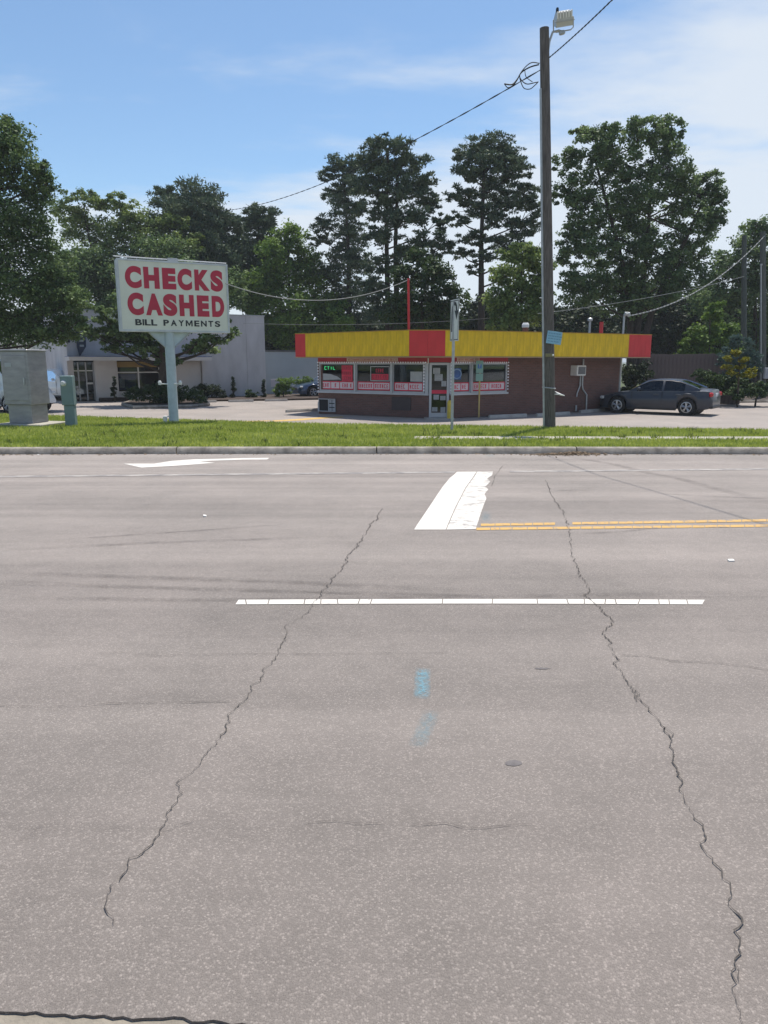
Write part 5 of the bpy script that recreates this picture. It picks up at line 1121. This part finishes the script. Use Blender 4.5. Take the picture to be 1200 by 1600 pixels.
def foliage(lobes, d, kind, seed, dens=1.0, lsize=.17, flat=1.0, depth=1.0, clump=.34, holes=0.0):
    g = np.random.default_rng(seed); P_, N_, T_, LN, WD, TI, C = [], [], [], [], [], [], []
    for (px, py, rx, ry) in lobes:
        s = MPP(px, py, d); c = np.array(U(px, py, d)); R3 = np.array([rx * s, (rx + ry) * .5 * s * depth, ry * s]); c[1] += g.uniform(-1, 1) * R3[1] * .5
        C.append((c, R3)); area = R3[0] * R3[2]
        nl = int(1150 * area * dens * (.17 / lsize) ** 2) + 60; nc = max(12, int(nl / 48))
        u = unit(g.normal(0, 1, (nc, 3))); rad = g.uniform(.05, 1.0, nc) ** .5
        cc = c + u * rad[:, None] * R3 * .92
        if holes: cc = cc[g.uniform(0, 1, nc) > holes]; nc = len(cc)
        cr = clump * R3.mean() * g.uniform(.55, 1.2, nc); cr = np.clip(cr, lsize * 1.2, 1.1)
        ct = np.clip(g.normal(.45, .25, nc), 0, 1); idx = g.integers(0, nc, nl)
        off = g.normal(0, .47, (nl, 3)); off *= np.minimum(1, 1.0 / np.maximum(np.linalg.norm(off, axis=1, keepdims=True), 1e-6))
        p = cc[idx] + off * cr[idx][:, None] * np.array([1.15, 1.15, .75 * flat])
        if kind == 'pine':
            t_ = unit(off * np.array([1, 1, .8]) + g.normal(0, .35, (nl, 3)) + np.array([0, 0, .25])); nn = unit(np.cross(t_, g.normal(0, 1, (nl, 3))))
            ln = g.uniform(.9, 1.6, nl) * lsize * 1.35; wd = ln * .34
        else:
            nn = unit(off * .5 + g.normal(0, .55, (nl, 3)) + np.array([0, 0, .65])); t_ = unit(np.cross(nn, g.normal(0, 1, (nl, 3)))); ln = g.uniform(.7, 1.35, nl) * lsize * 1.15; wd = ln * .68
        P_.append(p); N_.append(nn); T_.append(t_); LN.append(ln); WD.append(wd); TI.append(np.clip(ct[idx] + g.normal(0, .16, nl), 0, 1))
    return [np.concatenate(a) for a in (P_, N_, T_, LN, WD, TI)], C
def tree(name, label, cat, d, lobes, trunk, m, seed, kind='leaf', group=None, trad=.22, dens=1.0, lsize=.17, flat=1.0, depth=1.0, clump=.34, limbs=True, holes=0.0, loc=None):
    b = U(trunk[0], 600, d); b.z = 0
    if kind == 'pine' and cat == 'pine tree': lobes = [(x, y + ry * .1, rx * 1.08, ry * 1.2) for x, y, rx, ry in lobes]
    if loc is not None: b = Vector(loc)
    t = thing(name, label, cat, b[:], 0, group)
    A, C = foliage(lobes, d, kind, seed, dens, lsize, flat, depth, clump, holes)
    A[0] = A[0] - np.array(b); o = leaf_mesh('crown', *A[:5], A[5], LM[m], t)
    rr = random.Random(seed); mb = MB(); tops = []
    stems = trunk[1] if isinstance(trunk[1][0], list) else [trunk[1]]
    for st in stems:
        pts = [Vector((0, 0, -.05))] + [U(px, py, d) - b for px, py in st]; n_ = len(pts)
        mb.tube(pts, [trad * (1 - .72 * i / (n_ - 1)) for i in range(n_)], 8); tops.append(pts)
    if limbs:
        for (c, R3) in C:
            c = Vector(c) - b; pts = rr.choice(tops)
            # leave the stem below the lobe
            zt_ = max(.6, c.z - R3[2] * .3 - .45 * math.hypot(c.x - pts[-1].x, c.y))
            q = pts[0]
            for i in range(len(pts) - 1):
                if pts[i].z <= zt_ <= pts[i + 1].z: q = pts[i].lerp(pts[i + 1], (zt_ - pts[i].z) / max(1e-3, pts[i + 1].z - pts[i].z)); break
            else: q = pts[-1] if zt_ > pts[-1].z else pts[1]
            mid = q.lerp(c, .55) + Vector((rr.gauss(0, .15), rr.gauss(0, .15), -.08 * (c - q).length)); r0 = trad * .24
            mb.tube([q, mid, c], [r0, r0 * .6, r0 * .25], 6)
            for k in range(3):
                e = c + Vector((rr.uniform(-1, 1) * R3[0], rr.uniform(-1, 1) * R3[1], rr.uniform(-.6, .9) * R3[2])) * .75; mb.tube([mid.lerp(c, .5), e], [r0 * .35, .012], 5)
    auto_smooth(mb.build('trunk', M['bark'], t), 60); return t
GP = 'trees behind the lots'
tree('oak_tree', 'huge dense leafy tree filling the left edge', 'tree', 33, [(-30, 250, 60, 80), (20, 235, 42, 45), (45, 290, 40, 40), (65, 262, 20, 18), (75, 285, 16, 16), (-20, 360, 80, 70), (40, 365, 48, 50), (10, 440, 80, 60), (75, 415, 38, 40), (70, 470, 50, 45), (110, 470, 32, 34), (0, 510, 60, 40), (60, 520, 50, 26), (95, 515, 30, 28), (-80, 420, 70, 120), (5, 200, 25, 25), (125, 500, 18, 20)], (-60, [(-50, 500), (-30, 380), (0, 240)]), 'oak_l', 1, trad=.34, lsize=.105, dens=.95, holes=.18)
tree('pale_tree', 'airy light green tree between the left edge tree and the pine', 'tree', 57, [(108, 325, 32, 24), (145, 315, 34, 22), (192, 318, 28, 18), (125, 360, 40, 28), (180, 365, 44, 30), (225, 350, 34, 26), (268, 345, 30, 14), (235, 385, 50, 28), (285, 385, 36, 20), (305, 372, 20, 12), (160, 410, 50, 30), (220, 420, 50, 24), (120, 420, 34, 40), (280, 415, 40, 20), (205, 340, 20, 22)], (165, [[(160, 500), (150, 420), (130, 330)], [(190, 500), (225, 420), (230, 350)]]), 'mid', 2, group=GP, trad=.16, lsize=.16, dens=.95, clump=.30, holes=.14)
tree('shade_tree', 'dark green tree low behind the pole sign', 'tree', 55, [(110, 440, 50, 45), (160, 460, 45, 45), (130, 500, 30, 20), (210, 440, 60, 35), (290, 450, 60, 40), (180, 495, 44, 28), (350, 450, 40, 40), (240, 480, 60, 30), (140, 420, 50, 36), (250, 400, 60, 34)], (190, [(190, 520), (190, 440)]), 'oak', 3, group=GP, trad=.22)
tree('pine_tree', 'broad round-topped pine behind the pole sign', 'pine tree', 60, [(300, 302, 46, 24), (258, 306, 22, 14), (322, 330, 42, 28), (280, 335, 46, 26), (345, 352, 34, 28), (300, 370, 52, 32), (340, 400, 46, 36), (285, 410, 50, 30), (365, 385, 26, 30), (320, 440, 56, 40)], (318, [(316, 470), (312, 380), (302, 300)]), 'pine', 4, 'pine', GP, trad=.26, lsize=.19, flat=.7)
tree('pine_tree', 'small pine beside the round-topped pine, left of centre', 'pine tree', 62, [(403, 328, 26, 16), (420, 345, 22, 18), (385, 350, 24, 20), (410, 372, 34, 22), (390, 405, 34, 30), (430, 395, 24, 24), (400, 445, 44, 34)], (404, [(404, 460), (404, 400), (403, 325)]), 'pine', 5, 'pine', GP, trad=.2, lsize=.19, flat=.7)
tree('maple_tree', 'bright green leafy tree left of the tall pines', 'tree', 57, [(450, 372, 34, 28), (428, 400, 26, 34), (470, 405, 34, 30), (440, 440, 46, 36), (485, 440, 32, 34), (400, 455, 36, 36), (460, 485, 48, 36), (505, 480, 26, 36), (425, 510, 30, 30), (470, 525, 44, 28), (530, 505, 30, 36), (395, 500, 20, 40)], (455, [(455, 540), (452, 460), (450, 380)]), 'bright', 6, group=GP, trad=.2, lsize=.17, holes=.05)
tree('pine_tree', 'ragged leaning pine, left of the three tall pines', 'pine tree', 58, [(536, 253, 30, 17), (512, 268, 18, 12), (552, 285, 28, 20), (525, 298, 26, 13), (545, 322, 34, 18), (508, 350, 26, 12), (548, 362, 36, 20), (498, 372, 20, 10), (530, 395, 30, 16), (560, 410, 28, 22), (515, 425, 30, 18), (545, 455, 36, 22), (515, 480, 30, 22), (560, 495, 34, 26)], (545, [(545, 480), (545, 400), (536, 255)]), 'pine', 7, 'pine', GP, trad=.24, lsize=.14, flat=.7, dens=.95, clump=.30)
tree('pine_tree', 'tallest double-stemmed pine in the middle of the three', 'pine tree', 48, [(606, 230, 40, 18), (580, 248, 28, 16), (638, 252, 32, 18), (606, 265, 50, 18), (655, 280, 28, 16), (580, 288, 34, 18), (630, 300, 44, 18), (672, 312, 26, 14), (590, 325, 36, 16), (640, 338, 44, 15), (688, 345, 18, 12), (665, 372, 34, 13), (596, 365, 34, 14), (690, 385, 24, 12), (628, 395, 40, 12), (595, 415, 36, 14), (670, 402, 26, 10), (580, 450, 34, 18), (610, 480, 40, 24)], (608, [[(606, 480), (604, 380), (606, 235)], [(620, 480), (618, 380), (622, 260)]]), 'pine', 8, 'pine', GP, trad=.24, lsize=.14, flat=.7, dens=.95, clump=.30)
tree('pine_tree', 'tall single pine right of centre with open lower branches', 'pine tree', 49, [(762, 220, 42, 14), (735, 238, 32, 15), (795, 240, 32, 16), (765, 255, 50, 16), (808, 268, 26, 15), (728, 270, 28, 14), (775, 285, 44, 16), (822, 298, 22, 18), (722, 303, 30, 13), (798, 315, 40, 15), (745, 325, 34, 12), (834, 330, 16, 18), (716, 340, 22, 10), (775, 345, 36, 12), (820, 355, 30, 15), (735, 372, 28, 10), (790, 378, 38, 12), (722, 395, 22, 9), (760, 402, 26, 9), (812, 395, 30, 14), (738, 422, 16, 8), (795, 425, 26, 10)], (752, [(752, 480), (752, 380), (758, 225)]), 'pine', 9, 'pine', GP, trad=.27, lsize=.14, flat=.7, dens=.95, clump=.30)
tree('understory_tree', 'dark leafy tree below the middle pine', 'tree', 44, [(655, 402, 28, 18), (640, 430, 36, 24), (680, 428, 34, 26), (660, 465, 50, 30), (705, 465, 34, 26), (630, 490, 40, 30), (690, 505, 44, 26)], (660, [(660, 520), (658, 430)]), 'shrub', 10, group=GP, trad=.16, lsize=.16)
tree('understory_tree', 'sunlit yellow-green tree just left of the near utility pole', 'tree', 40, [(805, 402, 28, 22), (832, 400, 24, 26), (790, 432, 30, 26), (825, 440, 34, 30), (782, 470, 30, 28), (815, 485, 42, 30), (845, 470, 22, 34), (790, 505, 36, 22), (850, 420, 18, 30)], (815, [(815, 530), (815, 420)]), 'mid', 11, group=GP, trad=.15, lsize=.15)
tree('oak_tree', 'big broad oak rising behind the right half of the shop', 'tree', 46, [(935, 222, 42, 32), (912, 205, 22, 18), (1005, 210, 44, 28), (1040, 215, 32, 34), (890, 255, 30, 28), (960, 258, 54, 34), (1035, 265, 48, 36), (875, 300, 18, 18), (905, 300, 42, 34), (985, 308, 60, 38), (1075, 300, 44, 38), (1115, 290, 26, 30), (1120, 325, 22, 26), (915, 345, 44, 34), (1000, 355, 56, 34), (1085, 350, 50, 36), (930, 390, 46, 30), (1010, 400, 56, 32), (1080, 395, 44, 30), (895, 385, 30, 34), (960, 430, 60, 34), (1060, 440, 56, 34), (900, 445, 44, 36), (985, 470, 64, 32)], (985, [[(985, 500), (975, 420), (930, 250)], [(1000, 480), (1010, 400), (1020, 250)], [(1020, 480), (1060, 400), (1100, 310)]]), 'oak', 12, group=GP, trad=.25, lsize=.135, clump=.25, holes=.30)
tree('edge_tree', 'mid green tree at the right edge behind the poles', 'tree', 54, [(1190, 362, 30, 28), (1160, 392, 30, 30), (1205, 410, 36, 40), (1135, 420, 34, 34), (1175, 445, 44, 36), (1225, 460, 36, 60), (1120, 470, 40, 40), (1190, 510, 60, 40)], (1180, [(1180, 520), (1180, 380)]), 'oak', 13, group=GP, trad=.22, lsize=.18)
# dark understory behind the shop
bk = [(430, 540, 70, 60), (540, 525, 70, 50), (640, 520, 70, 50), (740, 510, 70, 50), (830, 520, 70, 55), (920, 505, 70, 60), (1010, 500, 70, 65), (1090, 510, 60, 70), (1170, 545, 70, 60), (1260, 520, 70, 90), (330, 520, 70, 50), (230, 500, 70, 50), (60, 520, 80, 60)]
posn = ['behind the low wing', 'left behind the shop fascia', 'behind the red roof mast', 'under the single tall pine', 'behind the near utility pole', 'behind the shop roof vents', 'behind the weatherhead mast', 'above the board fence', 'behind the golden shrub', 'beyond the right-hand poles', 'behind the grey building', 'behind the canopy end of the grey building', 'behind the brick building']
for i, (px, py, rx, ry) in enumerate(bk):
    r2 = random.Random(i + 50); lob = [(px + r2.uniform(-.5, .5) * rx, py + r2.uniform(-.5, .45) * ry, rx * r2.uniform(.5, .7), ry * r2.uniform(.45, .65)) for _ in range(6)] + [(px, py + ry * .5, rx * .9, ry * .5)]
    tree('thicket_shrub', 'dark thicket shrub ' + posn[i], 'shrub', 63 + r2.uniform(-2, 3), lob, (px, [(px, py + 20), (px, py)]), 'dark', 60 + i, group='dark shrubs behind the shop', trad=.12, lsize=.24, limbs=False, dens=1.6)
# tree on the island, in front of the grey building
tree('island_tree', 'drooping shade tree on the planted island behind the pole sign', 'tree', 36.5, [(265, 430, 60, 30), (215, 470, 44, 36), (310, 470, 50, 34), (255, 505, 56, 28), (205, 525, 40, 18), (160, 500, 24, 20), (230, 545, 44, 14), (185, 545, 24, 10), (320, 530, 32, 12), (300, 545, 40, 10), (150, 520, 26, 14), (175, 530, 24, 12), (215, 505, 50, 26), (348, 480, 18, 24), (360, 520, 14, 10), (345, 530, 18, 8), (260, 560, 26, 14), (362, 450, 10, 12)], (258, [(257, 575), (255, 520), (255, 440)]), 'oak', 14, trad=.34, lsize=.14, loc=(G(258, 633).x, 36.5, 0))
# shrubs
def shrub(name, label, d, lobes, m, seed, lsize=.08, group=None, dens=1.0, kind='leaf', flat=1.0, cat='shrub', clump=.36):
    x = sum(l[0] for l in lobes) / len(lobes); return tree(name, label, cat, d, lobes, (x, [(x, min(l[1] for l in lobes) + 14), (x, min(l[1] for l in lobes) + 6)]), m, seed, kind, group, .05, dens, lsize, flat, 1.0, clump, False)
shrub('hedge', 'low dark hedge on the island round the shade tree', 35.8, [(215, 616, 20, 14), (240, 614, 24, 17), (270, 615, 26, 17), (298, 618, 22, 13), (316, 624, 10, 8)], 'shrub', 30, .07)
for (px, y0, y1, d, lab) in ((178, 588, 622, 39.3, 'slim conical evergreen against the pale storefront wall'), (364, 588, 622, 42.5, 'left of two slim conical evergreens along the grey wall'), (412, 592, 622, 43.2, 'right of two slim conical evergreens along the grey wall')):
    shrub('conical_shrub', lab, d, [(px, y0 + (y1 - y0) * f, wd, (y1 - y0) * .16) for f, wd in ((.12, 1.4), (.35, 3), (.6, 4.2), (.85, 4.4))], 'dark', int(px), .06, 'conical evergreens along the grey building', 1.3)
shrub('round_shrub', 'dark rounded shrub between wheel stops left of the conical evergreen', 42.3, [(330, 610, 20, 12), (345, 615, 10, 9), (316, 606, 12, 8)], 'dark', 33, .07)
shrub('round_shrub', 'low dark shrub between the two conical evergreens', 42.8, [(390, 615, 10, 7), (398, 617, 6, 6)], 'shrub', 34, .07)
shrub('clipped_hedge', 'bright topped clipped hedge beside the blue car', 43.5, [(440, 600, 10, 13), (450, 602, 10, 14), (438, 612, 12, 10)], 'bright', 35, .07); shrub('clipped_hedge', 'light green hedge top showing above the blue car', 45.5, [(470, 595, 12, 8), (482, 597, 10, 9), (475, 605, 16, 10)], 'bright', 36, .07)
shrub('bush', 'large bright green bush above the board fence', 41.0, [(1120, 490, 18, 20), (1108, 515, 28, 22), (1085, 535, 26, 20), (1140, 525, 24, 24), (1065, 556, 22, 14), (1105, 550, 36, 20), (1150, 550, 20, 22), (1130, 575, 40, 16), (1080, 570, 26, 10)], 'bright', 37, .14, dens=1.0, clump=.3)
shrub('blue_conifer', 'soft blue-green conifer beside the golden shrub', 36.6, [(1150, 535, 14, 14), (1138, 553, 14, 12), (1172, 545, 10, 20), (1160, 565, 22, 16), (1128, 565, 10, 10), (1180, 570, 10, 18), (1150, 590, 28, 16)], 'bluegreen', 38, .10, kind='pine', dens=.9)
shrub('golden_shrub', 'golden yellow shrub right of the parked sedan', 35.0, [(1151, 551, 7, 6), (1139, 560, 8, 4), (1160, 562, 9, 4), (1137, 574, 11, 5), (1157, 573, 10, 4), (1172, 583, 13, 5), (1142, 583, 9, 4), (1163, 588, 12, 4), (1178, 578, 7, 4)], 'gold', 39, .08, dens=1.1)
shrub('foundation_shrub', 'spreading dark green shrub right behind the sedan boot', 36.0, [(1098, 588, 16, 12), (1115, 595, 20, 14), (1140, 605, 24, 14), (1105, 608, 22, 12)], 'shrub', 40, .09, dens=1.1); shrub('foundation_shrub', 'dark shrub under the golden shrub by the bed kerb', 35.4, [(1160, 605, 22, 14), (1180, 608, 18, 14), (1150, 615, 26, 9), (1200, 606, 20, 16), (1225, 600, 22, 20)], 'shrub', 41, .09, dens=1.1)
shrub('dark_shrub', 'dark shrub in the shade between shop and board fence', 38.5, [(985, 590, 18, 22), (1002, 585, 12, 28), (975, 610, 14, 14), (1010, 610, 22, 14)], 'dark', 42, .12)

# ------------------------------------------------------------------ added veil: one even air volume round everything, standing in for lens flare
hm = bpy.data.materials.new('veil'); hm.use_nodes = True; ht = hm.node_tree; ht.nodes.remove(ht.nodes['Principled BSDF'])
pv = nd(ht, 'ShaderNodeVolumePrincipled'); pv.inputs['Color'].default_value = (0.86, 0.94, 1.0, 1); pv.inputs['Density'].default_value = 0.00055; pv.inputs['Anisotropy'].default_value = 0.0
ht.links.new(pv.outputs[0], ht.nodes['Material Output'].inputs['Volume'])
mb = MB(); mb.box((0, 2300, 10.8), (6100, 5500, 24)); hz = tag(mb.build('veil', hm), 'thin pale veil added over the street, standing in for lens flare', 'veil', kind='stuff')
sc.cycles.volume_bounces = 0
